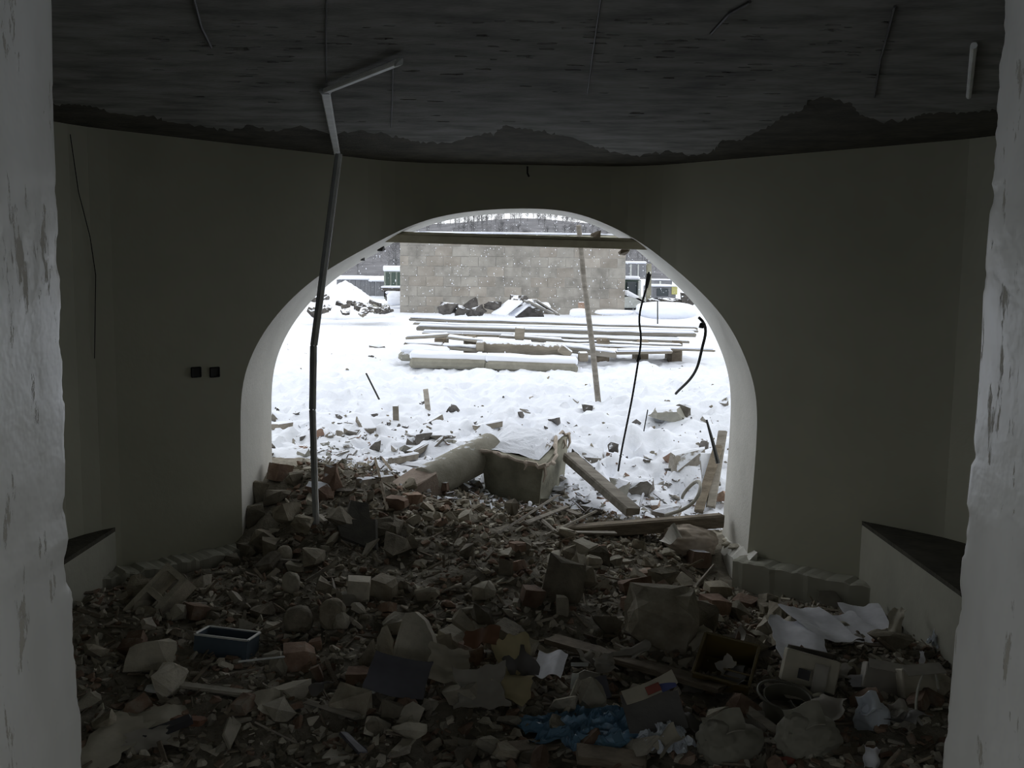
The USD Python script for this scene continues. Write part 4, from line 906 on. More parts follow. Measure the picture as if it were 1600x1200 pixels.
lump('round_stone', 520, 958, 42, 52, 'rubble', 'dark rounded stone next to the ball-like grey one', 'stone', None, 'blob', sm=50)
lump('plaster_block', 559, 932, 36, 42, 'plaster_plate', 'squarish cream block with a brown streak, in the middle of the rubble heap', 'block', 'cream block', 'brick', euler(8, 8, 4))
lump('plaster_block', 600, 920, 38, 36, 'rubble', 'dark squarish block next to the cream block', 'block', None, 'brick', euler(-20, 10, 5))
lump('mortar_lump', 445, 864, 24, 30, 'pale_mortar', 'pale rounded lump, topmost of three stacked near the metal strip', 'lump', 'three pale stacked lumps', 'blob', sm=50)
lump('mortar_lump', 462, 884, 30, 20, 'pale_mortar', 'pale flattish lump, middle one of three near the metal strip', 'lump', None, 'chunk')
lump('mortar_lump', 455, 914, 28, 36, 'pale_mortar', 'pale oblong lump, lowest of three near the metal strip', 'lump', None, 'blob', sm=50)
lump('brick_piece', 468, 1022, 50, 40, 'brick', 'ribbed red-brown brick piece below the rounded grey stone', 'brick', 'ribbed brick piece', 'brick', euler(10, 0, 0))
lump('mortar_lump', 432, 1030, 40, 40, 'pale_mortar', 'greenish pale lump touching the ribbed brick piece', 'lump', None, 'chunk')
lump('plaster_slab', 452, 1070, 70, 34, 'plaster_plate', 'flat pale plate with a rounded back, under the thin diagonal rod', 'slab', 'flat rounded plate', 'chunk', None, 14, .7, .2)
lump('brick_piece', 560, 1058, 40, 22, 'brick', 'brick piece with a pale mortar top, near the slate sheet', 'brick', None, 'brick', euler(5, 0, 0))
lump('mortar_lump', 705, 1010, 40, 34, 'pale_mortar', 'pale wedge just behind the standing rounded slab', 'lump', None, 'brick', euler(-35, 15, 0))
lump('brick_piece', 735, 1028, 44, 36, 'brick', 'brown brick piece with pale sides behind the folded pale sheet', 'brick', None, 'chunk')
lump('dark_stone', 792, 1010, 54, 42, 'rubble', 'dark oblong stone above the yellow paper', 'stone', 'dark oblong stone', 'brick', euler(-30, 18, 0))
lump('plaster_slab', 800, 1130, 54, 20, 'pale_mortar', 'pale lens-shaped plate next to the blue plastic film', 'slab', None, 'chunk', None, 12, .5, .1)
lump('plaster_slab', 765, 1160, 64, 36, 'pale_mortar', 'grooved pale plate lying flat, nearest below the slate sheet', 'slab', 'grooved pale plate', 'chunk', euler(-10, 10, 0), 14, .6, .15)
lump('plaster_slab', 640, 1150, 60, 26, 'pale_mortar', 'rounded pale flat stone near the lower frame edge below the slate sheet', 'slab', None, 'chunk', None, 14, .5, .15)
lump('mortar_lump', 586, 1140, 34, 44, 'rubble', 'upright oblong lump below the slate sheet', 'lump', None, 'chunk')
lump('mortar_lump', 620, 1112, 54, 36, 'rubble', 'grey lump sheltered under the slate sheet', 'lump', None, 'chunk')
lump('mortar_mass', 1035, 970, 120, 110, 'rubble', 'large dark mass of mortared bricks beyond the amber box', 'masonry lump', 'dark masonry mass', 'chunk', None, 26, .7, .15, rough=.14)
lump('mortar_mass', 1090, 962, 60, 60, 'rubble', 'dark rough lump leaning on the large masonry mass', 'masonry lump', None, 'chunk', None, 18, .7, .15, rough=.12)
lump('mortar_mass', 880, 900, 70, 90, 'rubble', 'steep dark clay-coloured lump in the middle of the heap', 'masonry lump', 'steep dark lump', 'chunk', euler(0, 12, 0), 16, .7, .2)
lump('mortar_mass', 790, 885, 26, 44, 'rubble', 'pointed grey stone standing in the shaded heap', 'stone', None, 'chunk', None, 10)
upright('dark_slab', 560, 826, 104, 60, .03, 'dark_stone', 'dark flat slab leaning below the fallen column', 'slab', 40, -8, 0, 'dark leaning slab')
upright('dark_slab', 560, 790, 54, 44, .03, 'dark_stone', 'dark broken sheet above the leaning slab', 'slab', 30, 25, 5)
lump('brick_piece', 621, 782, 30, 18, 'brick', 'red brick piece at the foot of the column end', 'brick', 'red brick by the column', 'brick', euler(-15))
lump('brick_piece', 645, 780, 26, 16, 'brick', 'red brick piece next to another at the column foot', 'brick', None, 'brick', euler(25))
lump('plaster_block', 912, 858, 34, 26, 'pale_mortar', 'pale squarish piece with a lit edge, nearest below the long brown timber', 'block', 'pale edged piece', 'brick', euler(-40, 10, 0))
lump('brick_piece', 1090, 868, 36, 26, 'snowy_brick', 'brownish brick piece beside the broken ledge end', 'brick', None, 'brick', euler(20, 10))
lump('brick_piece', 1004, 898, 40, 16, 'brick', 'small brown brick piece in the chips before the cloth bundle', 'brick', None, 'brick', euler(10))
lump('plaster_block', 1122, 930, 40, 24, 'rubble', 'dark squarish block at the corner of the broken ledge', 'block', 'block at the ledge corner', 'brick', euler(10))
lump('brick_piece', 1118, 945, 44, 28, 'brick', 'pale brown brick with a lit top before the ledge corner', 'brick', None, 'brick', euler(20, 5))
lump('brick_piece', 832, 938, 34, 28, 'brick', 'reddish brick piece in the shade of the heap centre', 'brick', 'reddish brick', 'brick', euler(10, 10))
lump('plaster_block', 879, 946, 20, 32, 'pale_mortar', 'small pale upright block beside the reddish brick', 'block', None, 'brick', None)
lump('paint_rock', 1388, 998, 76, 40, 'rubble', 'long stone smeared with reddish paint near the bench', 'stone', 'reddish smeared stone', 'chunk', euler(-8), 16, .5)

# planks and rods inside
timber('dark_plank', 858, 1008, 1130, 1094, .085, .022, 'old_wood', 'long dark plank lying diagonally towards the amber box', .05, .04, 'plank', 'long dark plank')
timber('thin_rod', 372, 1068, 446, 1054, .009, .009, 'grey_trunking', 'thin pale rod lying over the flat rounded plate', .05, .07, 'rod', None, 0)
timber('thin_rod', 398, 1152, 466, 1174, .008, .008, 'grey_wood', 'thin straight stick near the bottom, beneath the flat rounded plate', .03, .03, 'stick', None, 0)
timber('thin_rod', 478, 1110, 560, 1132, .03, .014, 'grey_wood', 'flat stick lying before the slate sheet', .03, .03, 'stick')
timber('thin_rod', 392, 890, 470, 894, .02, .014, 'grey_wood', 'short level stick beside the three pale lumps', .04, .04, 'stick')
timber('thin_rod', 476, 925, 528, 905, .015, .012, 'grey_wood', 'slanting stick between the pale lumps and cream block', .02, .06, 'stick')
timber('wood_strip', 230, 1092, 262, 1096, .05, .012, 'white_plastic', 'pale splinter lying low near the flaking jamb', .03, .03, 'splinter')
timber('wood_strip', 270, 1080, 390, 1110, .05, .014, 'plaster_plate', 'long tapering pale strip below the jagged pale lump', .03, .03, 'strip', 'tapering pale strip')
timber('wood_strip', 222, 1170, 300, 1148, .035, .03, 'print_ink', 'charred black stick near the white wrappings', .03, .05, 'stick', 'charred black stick')
timber('wood_strip', 270, 1132, 318, 1142, .05, .02, 'rust', 'rusty brown strip behind the charred black stick', .03, .03, 'strip')
timber('wood_strip', 536, 1160, 566, 1196, .03, .008, 'slate_sheet', 'bluish flat strip at the lower frame edge', .03, .03, 'strip')
timber('wood_strip', 620, 1190, 640, 1168, .045, .01, 'aged_paper', 'short tan wood strip at the lower frame edge', .02, .03, 'strip')
timber('wood_strip', 868, 1156, 904, 1112, .022, .012, 'pale_mortar', 'pale stick standing aslant over the blue film', .02, .10, 'stick')

# sheets of paper, card and metal
def sheet_at(name, px, py, w_px, h_px, fn, mat, lab, catg, tilt=55, turn=0, roll=0, lm=None, lift=0.0, ragged=.0, t=.0016, nu=14, nv=12, depth_from=None):
    """sheet whose face, tilted up by 'tilt' from the vertical, turns to the doorway"""
    g = ground(px, py + h_px * .45) if depth_from is None else depth_from; s_ = g[1] / F
    k1, k2 = rb.uniform(0, 50, 2)
    out = (lambda u, v: (u * (1 + ragged * (meshkit.noise(np.stack([v * 3 + k1, u * 0, u * 0 + k2], -1)) - .5)), v * (1 + ragged * (meshkit.noise(np.stack([u * 3 + k2, u * 0, u * 0 + k1], -1)) - .5)))) if ragged else None
    m = sheet(w_px * s_, h_px * s_ / max(.35, math.cos(math.radians(tilt)) * .9 + .1 + math.sin(math.radians(tilt)) * .25), fn, t, nu, nv, out)
    m = moved(m, (0, 0, 0), R.from_euler('y', roll, degrees=True) * R.from_euler('z', turn, degrees=True) * R.from_euler('x', 90 - tilt, degrees=True))
    m = rest(m, g, None, .012 - lift)
    p = single(name, m, mat, lab, catg, smooth=50)
    if lm: landmark(lm, g)
    return p
sheet_at('slate_sheet', 622, 1078, 100, 58, lambda u, v: .025 * u * u - .012 * v * v + .01 * u, 'slate_sheet', 'bluish grey bent sheet lying like a small roof', 'sheet', 48, -8, 10, 'slate sheet', .05, .15, .004)
sheet_at('folded_sheet', 702, 1068, 76, 52, lambda u, v: .03 * np.abs(u - .1) + .008 * np.sin(6 * v), 'aged_paper', 'folded pale sheet with a light crease beside the slate sheet', 'sheet', 45, 20, 18, 'folded pale sheet', .05, .3, .003)
sheet_at('clear_sheet', 752, 1090, 84, 62, lambda u, v: .03 * u * u + .02 * v * v, 'card', 'curved grey-brown sheet with a round lower edge', 'sheet', 42, 5, -4, None, .03, .5, .003)
sheet_at('printed_paper', 800, 1050, 58, 58, lambda u, v: .015 * np.sin(3 * u) + .01 * v, 'flower_print', 'yellowish patterned paper with a torn corner, upper of two', 'paper', 35, 15, -10, 'yellow patterned paper', .05, .35)
sheet_at('printed_paper', 804, 1092, 54, 40, lambda u, v: .02 * u * v + .012 * np.sin(4 * v), 'flower_print', 'yellowish patterned paper crumpled below its twin', 'paper', 55, -20, 6, None, .03, .5)
sheet_at('printed_paper', 752, 1052, 66, 26, lambda u, v: .02 * np.sin(3 * u), 'rust', 'reddish-brown stained paper on the folded pale sheet', 'paper', 50, -25, -14, None, .12, .4)
sheet_at('white_paper', 860, 1055, 46, 34, lambda u, v: .010 * np.sin(4 * u), 'paper', 'small bright white paper, lying on a dark flat bundle', 'paper', 88, -10, -3, 'small bright white paper', .07, .2)
lump('dark_stone', 865, 1042, 40, 22, 'old_wood', 'dark brown flat bundle behind the small bright white paper', 'stone', None, 'chunk')
upright('card_piece', 920, 1055, 68, 50, .012, 'card', 'grey square of card standing behind the white corner strip', 'card', 35, 5, 0, 'grey square card', 7)
sheet_at('white_strip', 905, 1066, 28, 6, lambda u, v: 0 * u, 'white_plastic', 'small white strip at the upper edge of the dark booklet', 'strip', 50, 0, 0, None, .08)
sheet_at('white_strip', 897, 1084, 12, 26, lambda u, v: .004 * v, 'white_plastic', 'upright white strip at the side of the dark booklet', 'strip', 20, 10, 8, None, .04)
sheet_at('booklet', 930, 1085, 44, 34, lambda u, v: .008 * u, 'slate_sheet', 'dark booklet between the white strips and the magazine', 'booklet', 40, 10, -6, None, .03, .1, .006)
sheet_at('booklet', 924, 1100, 36, 24, lambda u, v: .008 * u, 'card', 'thin grey booklet under the dark one', 'booklet', 50, 18, -6, None, .02, .1, .006)
mg = ground(1020, 1146)
mag = thing('magazine', 'open magazine with a red and blue cover corner, before the long dark plank', 'magazine', (mg[0], mg[1], h1(mg[0], mg[1]) + .03)); landmark('open magazine', mg)
s_ = mg[1] / F; rq = R.from_euler('zyx', [12, 0, 0], degrees=True) * R.from_euler('x', 38, degrees=True)
obj('back_page', moved(sheet(100 * s_, 66 * s_, lambda u, v: .012 * u * u, .004), (0, 0, .05), rq), 'dark_page', mag, 50)
obj('front_page', moved(sheet(92 * s_, 22 * s_, lambda u, v: .012 * u * u + .01 * v, .003), (-.01, .03, .125), R.from_euler('zyx', [18, -14, 30], degrees=True)), 'aged_paper', mag, 50)
obj('red_picture', moved(sheet(24 * s_, 15 * s_, lambda u, v: 0 * u, .002), (.0, .020, .131), R.from_euler('zyx', [18, -14, 36], degrees=True)), 'red_print', mag)
obj('blue_picture', moved(sheet(26 * s_, 17 * s_, lambda u, v: 0 * u, .002), (.052, .026, .143), R.from_euler('zyx', [18, -14, 36], degrees=True)), 'blue_print', mag)
for (px, py, w_, h_, mt, tilt, turn, roll, lift, rag, lab, lm) in (
        (1246, 1004, 76, 70, 'paper', 88, -10, 3, .10, .35, 'brightest white paper, draped over the cardboard carton', 'brightest white paper'), (1278, 992, 74, 50, 'paper', 88, 12, 5, .13, .25, 'bluish white sheet just behind the brightest paper', None),
        (1264, 926, 26, 34, 'paper', 20, 0, -30, .0, .4, 'oval white paper standing against the ledge', 'oval white paper'), (1302, 940, 56, 24, 'card', 45, 10, 14, .01, .5, 'grey torn paper beside the oval white one', None),
        (1322, 972, 80, 46, 'paper', 84, 8, 0, .04, .5, 'torn greyish paper spread before the ledge, larger', 'torn greyish paper'), (1352, 962, 60, 40, 'paper', 86, -5, -4, .05, .4, 'torn greyish paper spread before the ledge, nearest to the bench', None), (1288, 974, 34, 34, 'paper', 84, 30, -6, .06, .5, 'small crumpled white scrap at the end of the torn papers', None),
        (1438, 1048, 6, 24, 'paper', 10, 40, 8, .04, .1, 'narrow white paper edge standing up between two cartons', None), (1362, 1192, 34, 34, 'paper', 25, 20, 20, .0, .4, 'pointed white paper at the lower frame edge', 'pointed white paper'),
        (1356, 1070, 58, 18, 'paper', 50, -10, -8, .03, .3, 'flattened white wrapper before the grey carton', None), (240, 1122, 80, 50, 'aged_paper', 84, 10, 3, .02, .6, 'dusty white wrapping, upper of the pile near the flaking jamb', 'dusty white wrappings'), (176, 1145, 74, 70, 'aged_paper', 82, -10, 4, .02, .6, 'dusty white wrapping with dark folds at the foot of the flaking jamb', None), (230, 1160, 70, 30, 'card', 55, 15, -8, .02, .6, 'greyish wrapping behind the charred black stick', None),
        (378, 1026, 16, 14, 'white_plastic', 20, 10, 0, .0, .3, 'tiny white scrap under the dark blue box', None), (578, 1088, 22, 14, 'white_plastic', 40, 0, 25, .01, .5, 'small white triangle scrap above the slate sheet', None), (1240, 1192, 60, 16, 'red_print', 60, 10, 0, .0, .3, 'dark red scrap at the lower frame edge between the sacks', None),
        (1172, 1120, 60, 30, 'card', 50, -30, 0, .02, .4, 'grey card scrap beside the dark bucket', None), (1120, 1128, 30, 16, 'card', 45, 20, 0, .02, .4, 'small grey card scrap before the magazine', None), (985, 1030, 60, 20, 'card', 62, 20, -18, .02, .4, 'dusty card piece lying on the long dark plank', None)):
    a1, a2, ph = rb.uniform(.003, .011), rb.uniform(.002, .008), rb.uniform(0, 6)
    sheet_at('paper_scrap', px, py, w_, h_, (lambda a1, a2, ph: lambda u, v: a1 * np.sin(3 * u + ph) + a2 * np.sin(4 * v + 2 * u + ph))(a1, a2, ph), mt, lab, 'paper', tilt, turn, roll, lm, lift, rag)

# boxes, cartons, buckets, sacks
def open_box(w, d, h, t=.006, flare=.0):
    w2, d2 = w * (1 + flare), d * (1 + flare)
    def ringpts(w_, d_, z): return [(-w_ / 2, -d_ / 2, z), (w_ / 2, -d_ / 2, z), (w_ / 2, d_ / 2, z), (-w_ / 2, d_ / 2, z)]
    V = np.array(ringpts(w, d, 0) + ringpts(w2, d2, h) + ringpts(w2 - 2 * t, d2 - 2 * t, h) + ringpts(w - 2 * t, d - 2 * t, t)); Fc = []
    for l in range(3):
        for j in range(4):
            a0, b0 = l * 4 + j, l * 4 + (j + 1) % 4; Fc += [[a0, b0, b0 + 4], [a0, b0 + 4, a0 + 4]]
    Fc += [[0, 2, 1], [0, 3, 2], [12, 13, 14], [12, 14, 15]]
    return trimesh.Trimesh(V, Fc, process=False)
def box_thing(name, px, py, w_px, h_px, d, mat, lab, catg, rot, lm=None, rim=None, sink=.02, parts=None, shut=False):
    g = ground(px, py + h_px * .45); s_ = g[1] / F; w, h = w_px * s_, h_px * s_
    loc = np.array([g[0], g[1], h1(g[0], g[1]) - sink]); t_ = thing(name, lab, catg, loc)
    obj('body', moved(moved(box(w, d, h, .004), (0, 0, h / 2)) if shut else open_box(w, d, h), (0, 0, 0), rot), mat, t_)
    if rim: obj('rim', moved(cat(moved(box(w, .012, .008, .002), (0, -d / 2, h)), moved(box(w, .012, .008, .002), (0, d / 2, h)), moved(box(.012, d, .008, .002), (-w / 2, 0, h)), moved(box(.012, d, .008, .002), (w / 2, 0, h))), (0, 0, 0), rot), rim, t_)
    if parts: parts(t_, w, d, h, rot)
    if lm: landmark(lm, g)
    return t_
# dark blue box lying on its side, its white edges towards us
def blue_parts(t_, w, d, h, rot):
    obj('flap', moved(moved(sheet(.09, .07, lambda u, v: .01 * u, .003), (-w * .55, -.03, h * .75), euler(60, 60, 0)), (0, 0, 0), rot), 'card', t_)
box_thing('blue_box', 352, 1002, 88, 40, .14, 'blue_card', 'dark blue open box with a white upper edge below the hollow blocks', 'box', euler(-6, 4, -8), 'dark blue box', 'white_plastic', .02, blue_parts)
def amber_parts(t_, w, d, h, rot):
    for k in range(3): obj('rib', moved(box(w * .5, .006, .008, .002), (w * .1, -d / 2 - .004, h * (.3 + .2 * k)), rot), 'amber_rim', t_)
box_thing('amber_box', 1132, 1042, 88, 52, .22, 'amber_plastic', 'dark amber open plastic tub tipped towards the doorway', 'tub', euler(-22, 6, 24), 'amber tub', 'amber_rim', .03, amber_parts)
def carton_parts(t_, w, d, h, rot):
    obj('print_patch', moved(sheet(w * .22, h * .3, lambda u, v: 0 * u, .002), (-w * .18, -d / 2 - .003, h * .68), rot * R.from_euler('x', 90, degrees=True)), 'print_ink', t_)
    obj('side_band', moved(sheet(w * .26, h * .94, lambda u, v: 0 * u, .002), (w * .12, -d / 2 - .003, h * .5), rot * R.from_euler('x', 90, degrees=True)), 'card', t_)
    obj('flap', moved(moved(sheet(w * .9, .07, lambda u, v: .006 * u, .003), (0, d / 2 + .02, h), euler(0, 0, -30)), (0, 0, 0), rot), 'card', t_)
box_thing('cardboard_carton', 1258, 1066, 84, 52, .16, 'aged_paper', 'pale cardboard carton with a dark printed spot, under the brightest paper', 'carton', euler(-16, 10, -20), 'printed carton', None, .0, carton_parts, True)
def plain_parts(t_, w, d, h, rot): obj('flap', moved(moved(sheet(w * .95, .06, lambda u, v: .006 * u, .003), (0, -d / 2 - .02, h), euler(0, 0, 35)), (0, 0, 0), rot), 'card', t_)
box_thing('cardboard_carton', 1374, 1062, 60, 42, .10, 'card', 'grey-brown carton with a low flap, between printed carton and jamb', 'carton', euler(-14, 10, -22), 'grey-brown carton', None, .0, plain_parts, True)
box_thing('cardboard_carton', 1438, 1080, 66, 46, .06, 'aged_paper', 'pale flat carton standing next to the bluish jamb', 'carton', euler(4, 0, -20), 'flat carton by the jamb', None, .0, plain_parts, True)
g = ground(1228, 1136); s_ = g[1] / F; r0 = 44 * s_
bk = thing('bucket', 'open dark plastic bucket half sunk in the rubble', 'bucket', (g[0], g[1] + .03, h1(g[0], g[1]) - .03)); landmark('dark bucket', g)
rq = euler(0, 6, 8)
obj('body', moved(lathe([(0, .0), (r0 * .8, 0), (r0 * .98, .13), (r0 * 1.0, .135), (r0 * .95, .135), (r0 * .77, .008), (0, .008)], 32), (0, 0, 0), rq), 'bucket_plastic', bk, 40)
obj('rim', moved(trimesh.creation.torus(r0 * 1.0, .005, 32, 8), (0, 0, .135), rq), 'bucket_plastic', bk, True)
obj('earth', moved(blob(rb, r0 * 1.7, r0 * 1.7, .04, .1), (0, 0, .06), rq), 'dirt', bk, True)
for (px, py, w_, h_, mt, lab, lm, dp) in ((1138, 1150, 108, 74, 'sack', 'dusty grey cement sack with a folded mouth, nearest the magazine', 'folded cement sack', .7), (1262, 1150, 98, 78, 'sack', 'lumpy pale cement sack just below the dark bucket', 'lumpy cement sack', .7), (1362, 1118, 54, 60, 'film_white', 'crumpled grey plastic sleeve beside the lumpy sack', 'crumpled sleeve', .5), (1408, 1120, 44, 40, 'card', 'dark crumpled wrapper beside the grey plastic sleeve', None, .7)):
    g = ground(px, py + h_ * .4); s_ = g[1] / F
    t_ = thing('cement_sack' if mt == 'sack' else 'crumpled_wrapper', lab, 'sack' if mt == 'sack' else 'wrapper', (g[0], g[1], h1(g[0], g[1]) - .03))
    bm = blob(rb, w_ * s_, w_ * s_ * dp, h_ * s_, .20, 2.2, 4, 2.6); bm.vertices += (meshkit.fbm(bm.vertices * 16, 3, 8)[:, None] - .5) * .02
    obj('body', moved(bm, (0, 0, h_ * s_ * .42), euler(rb.uniform(-15, 15), 8, 0)), mt, t_, 60)
    obj('fold', moved(sheet(w_ * s_ * .62, h_ * s_ * .5, lambda u, v: .02 * np.sin(3 * u) + .03 * v * v, .004), (-.02, -.02, h_ * s_ * .86), euler(-15, -22, 48)), mt, t_, 50)
    if lm: landmark(lm, g)
# blue plastic film and white bag
def film(px, py, w_px, d_m, mat, lab, name, seed, amp, rot=0, lm=None, fine=True):
    """crumpled plastic: a ragged patch thrown into sharp little folds"""
    g = ground(px, py); s_ = g[1] / F; w = w_px * s_; nr, na = 26, 88
    rad, th = np.meshgrid(np.linspace(.02, 1, nr), np.linspace(0, 2 * np.pi, na), indexing='ij')
    k = np.stack([np.cos(th) * 1.7 + seed, np.sin(th) * 1.7, th * 0], -1)
    out = .55 + .45 * meshkit.fbm(k * 2.2, 3, seed) * 2 * .75
    x, y = rad * out * np.cos(th) * w / 2, rad * out * np.sin(th) * d_m / 2
    c, s2 = math.cos(rot), math.sin(rot); X, Y = g[0] + x * c - y * s2, g[1] + x * s2 + y * c
    P = np.stack([x * 26 + seed, y * 34, x * 0], -1)
    fold = 1 - np.abs(meshkit.noise(P, seed) - .5) * 2; fold2 = 1 - np.abs(meshkit.noise(P * 2.1, seed + 3) - .5) * 2
    Z = H(X, Y, False) + .018 + amp * (.75 * fold ** 2 + .35 * fold2 ** 2) * (1.05 - .6 * rad ** 2)
    X = X + .012 * (meshkit.noise(P * 1.3, seed + 5) - .5); Y = Y + .012 * (meshkit.noise(P * 1.3, seed + 6) - .5)
    top = grid_mesh(X, Y, Z); bot = grid_mesh(X, Y, Z - .002); bot.invert()
    single(name, cat(top, bot), mat, lab, 'film' if 'film' in name else 'bag', smooth=25)
    if lm: landmark(lm, g)
film(918, 1148, 230, .30, 'blue_film', 'crumpled blue plastic film stretched out near the lower frame edge', 'plastic_film', 3, .055, .12, 'blue plastic film')
film(1040, 1172, 96, .20, 'film_white', 'crumpled whitish plastic bag at the end of the blue film', 'plastic_bag', 8, .06, -.1, 'whitish plastic bag')
film(1478, 1022, 50, .16, 'film_white', 'bluish white bag peeping out behind the bluish jamb', 'plastic_bag', 12, .11, .4, None)
timber('brown_plank', 900, 1192, 1010, 1196, .09, .03, 'old_wood', 'brown board at the lower frame edge in front of the blue film', .03, .02, 'board', 'brown board')
timber('brown_plank', 780, 1188, 880, 1166, .07, .02, 'old_wood', 'flat brown board beside the blue film, farther from the whitish bag', .03, .02, 'board')
cu = ground(930, 1196); single('small_cup', rest(lathe([(0, 0), (.012, 0), (.016, .03), (.014, .03), (.010, .003), (0, .003)], 20), cu, euler(0, 30, 20), 0), 'white_plastic', 'tiny whitish cap lying on the brown board', 'cap', smooth=40)
rg = [ground(1440, 1150) + [0, 0, .04], ground(1432, 1120) + [0, 0, .11], ground(1452, 1095) + [0, 0, .13], ground(1464, 1110) + [0, 0, .08]]
single('wire_loop', tube(spline(rg, 20), .005, 6), 'hose', 'thin pale wire loop beside the bluish jamb', 'wire', smooth=40); landmark('thin wire loop', rg[0])
rg = [ground(450, 812) + [0, 0, .02], at_depth(452, 795, 5.25), at_depth(448, 782, 5.3), at_depth(455, 776, 5.3)]
single('wire_loop', tube(spline(rg, 16), .004, 6), 'hose', 'thin curled wire on the dark rubble bank by the metal strip', 'wire', smooth=40)
landmark('metal strip foot', ground(494, 838)); landmark('broken ledge end', (cheek_x0, jR[1])); landmark('flaking jamb', (-1.0, 2.2)); landmark('bluish jamb', (.98, 2.2))

# ------------------------------------------------------------------ the rubble itself: one thing per piece, named by its neighbour
from collections import defaultdict
LANDP = np.array([l[1:] for l in LAND])
pieces = []
def add_piece(name, mesh, mat, word, catg, p, smooth=False): pieces.append((name, mesh, mat, word, catg, np.array(p), smooth))
def flush_pieces():
    groups = defaultdict(list)
    for i, pc in enumerate(pieces):
        d = np.linalg.norm((LANDP - pc[5][:2]) * [1, .8], axis=1); k = int(np.argmin(d)); dx, dy = pc[5][:2] - LANDP[k]
        rel = ('right of' if dx > 0 else 'left of') if abs(dx) > abs(dy) * 1.1 else ('behind' if dy > 0 else 'in front of')
        groups[(pc[3], rel, LAND[k][0])].append((d[k], i))
    lab = {}
    for (word, rel, l), v in groups.items():
        v.sort()
        for n, (_, i) in enumerate(v):
            art = '' if l.split()[0] in ('three',) else 'the '
            lab[i] = (f'{word} {rel} {art}{l}' if len(v) == 1 else f'{word} {rel} {art}{l}, {ORD[min(n, 19)]}')
    for i, (name, mesh, mat, word, catg, p, sm) in enumerate(pieces): single(name, mesh, mat, lab[i], catg, smooth=sm)
rr = np.random.default_rng(2024)
def visible(x, y, z, m=30):
    d = np.array([x, y, z]) - EYE; w = d @ fwd
    return w > .5 and -m < 800 + F * (d @ RT) / w < 1600 + m and 0 < 600 - F * (d @ UP) / w < 1200 + m
KINDS_ = [('mortar_lump', 'grey mortar lump', 'rubble', 'lump', .32), ('plaster_lump', 'pale plaster lump', 'pale_mortar', 'lump', .2), ('brick_piece', 'reddish brick piece', 'brick', 'brick', .11), ('plaster_shard', 'flat pale plaster shard', 'plaster_plate', 'shard', .27), ('wood_splinter', 'thin wood splinter', 'grey_wood', 'splinter', .10)]
SNOWY = {'rubble': 'snowy_rubble', 'pale_mortar': 'snowy_concrete', 'brick': 'snowy_brick', 'plaster_plate': 'snowy_rubble', 'grey_wood': 'snowy_plank', 'old_wood': 'snowy_wood'}
placed = [(l[1], l[2], .17) for l in LAND if l[2] < 5.2 and 'jamb' not in l[0]]
def scatter(n, x0, x1, y0, y1, smin, smax, kinds=KINDS_, snow_from=5.75, power=1.8, lift=0.0):
    made = 0; tries = 0
    while made < n and tries < n * 60:
        tries += 1
        x, y = rr.uniform(x0, x1), rr.uniform(y0, y1); z = h1(x, y, False)
        if not visible(x, y, z) or (y < 5.6 and not room.buffer(-.05).contains(Point(x, y)) and y > 2.2) or (abs(x) > .95 and y < 2.25): continue
        if 3.9 < y < 5.35 and room.exterior.distance(Point(x, y)) < (.13 if x < 0 else .24): continue
        if y > 4.85 and y < 5.95 and not (-1.3 < x < 1.06): continue
        s = smin + (smax - smin) * rr.uniform() ** power
        if any((x - a) ** 2 + (y - b) ** 2 < (.30 * (s + c)) ** 2 for a, b, c in placed): continue
        placed.append((x, y, s)); made += 1
        name, word, mat, catg, _ = kinds[int(rr.choice(len(kinds), p=np.array([k[4] for k in kinds]) / sum(k[4] for k in kinds)))]
        tilt = R.from_euler('zyx', [rr.uniform(0, 360), rr.normal(0, 22), rr.normal(0, 22)], degrees=True)
        if name == 'plaster_shard': m = shard(rr, s * 1.15, s * rr.uniform(.55, .95), rr.uniform(.010, .026), int(rr.integers(6, 10)))
        elif name == 'brick_piece': m = brickbat(rr, s * .95, s * .6, min(.065, s * .5))
        elif name == 'wood_splinter': m = bar((-s * .8, 0, 0), (s * .8, 0, 0), rr.uniform(.012, .035), rr.uniform(.006, .016), .003, .002, rr)
        else: m = chunk(rr, s, s * rr.uniform(.6, .95), s * rr.uniform(.45, .85), int(rr.integers(10, 18)), .08)
        big_ = 'small ' if s < smin + (smax - smin) * .16 else ''
        snowy = y > snow_from and rr.uniform() < (y - snow_from) / .8 + .35
        mt = SNOWY.get(mat, mat) if snowy else mat
        if name == 'wood_splinter' and not snowy and rr.uniform() < .5: mt = 'old_wood'
        m = rest(m, (x, y), tilt, s * .14 - lift)
        wd = big_ + (('snow-dusted ' + word.split(' ', 1)[1]) if snowy and name != 'wood_splinter' else ('snow-dusted wood splinter' if snowy else word))
        add_piece(name, m, mt, wd, catg, (x, y))
for (px, py, w_, h_, kd) in ((438, 735, 34, 28, 'brick'), (458, 742, 36, 30, 'chunk'), (405, 760, 36, 40, 'chunk'), (398, 800, 40, 44, 'chunk'), (430, 770, 44, 36, 'chunk'), (450, 800, 48, 44, 'chunk'), (412, 838, 50, 36, 'chunk'), (470, 830, 40, 40, 'chunk'), (385, 852, 40, 30, 'chunk'), (420, 878, 44, 40, 'chunk'), (490, 880, 40, 36, 'chunk'), (362, 870, 30, 24, 'chunk')):
    g = ground(px, py + h_ * .4); s_ = g[1] / F; w, h = w_ * s_, h_ * s_
    m = brickbat(rr, w, w * .7, h) if kd == 'brick' else chunk(rr, w, w * .8, h, 15, .09)
    add_piece('bank_lump', rest(m, g, euler(rr.uniform(0, 90), rr.uniform(-20, 20), 0), h * .25), 'brick' if kd == 'brick' else 'rubble', 'dark bank lump', 'lump', g); placed.append((g[0], g[1], w))
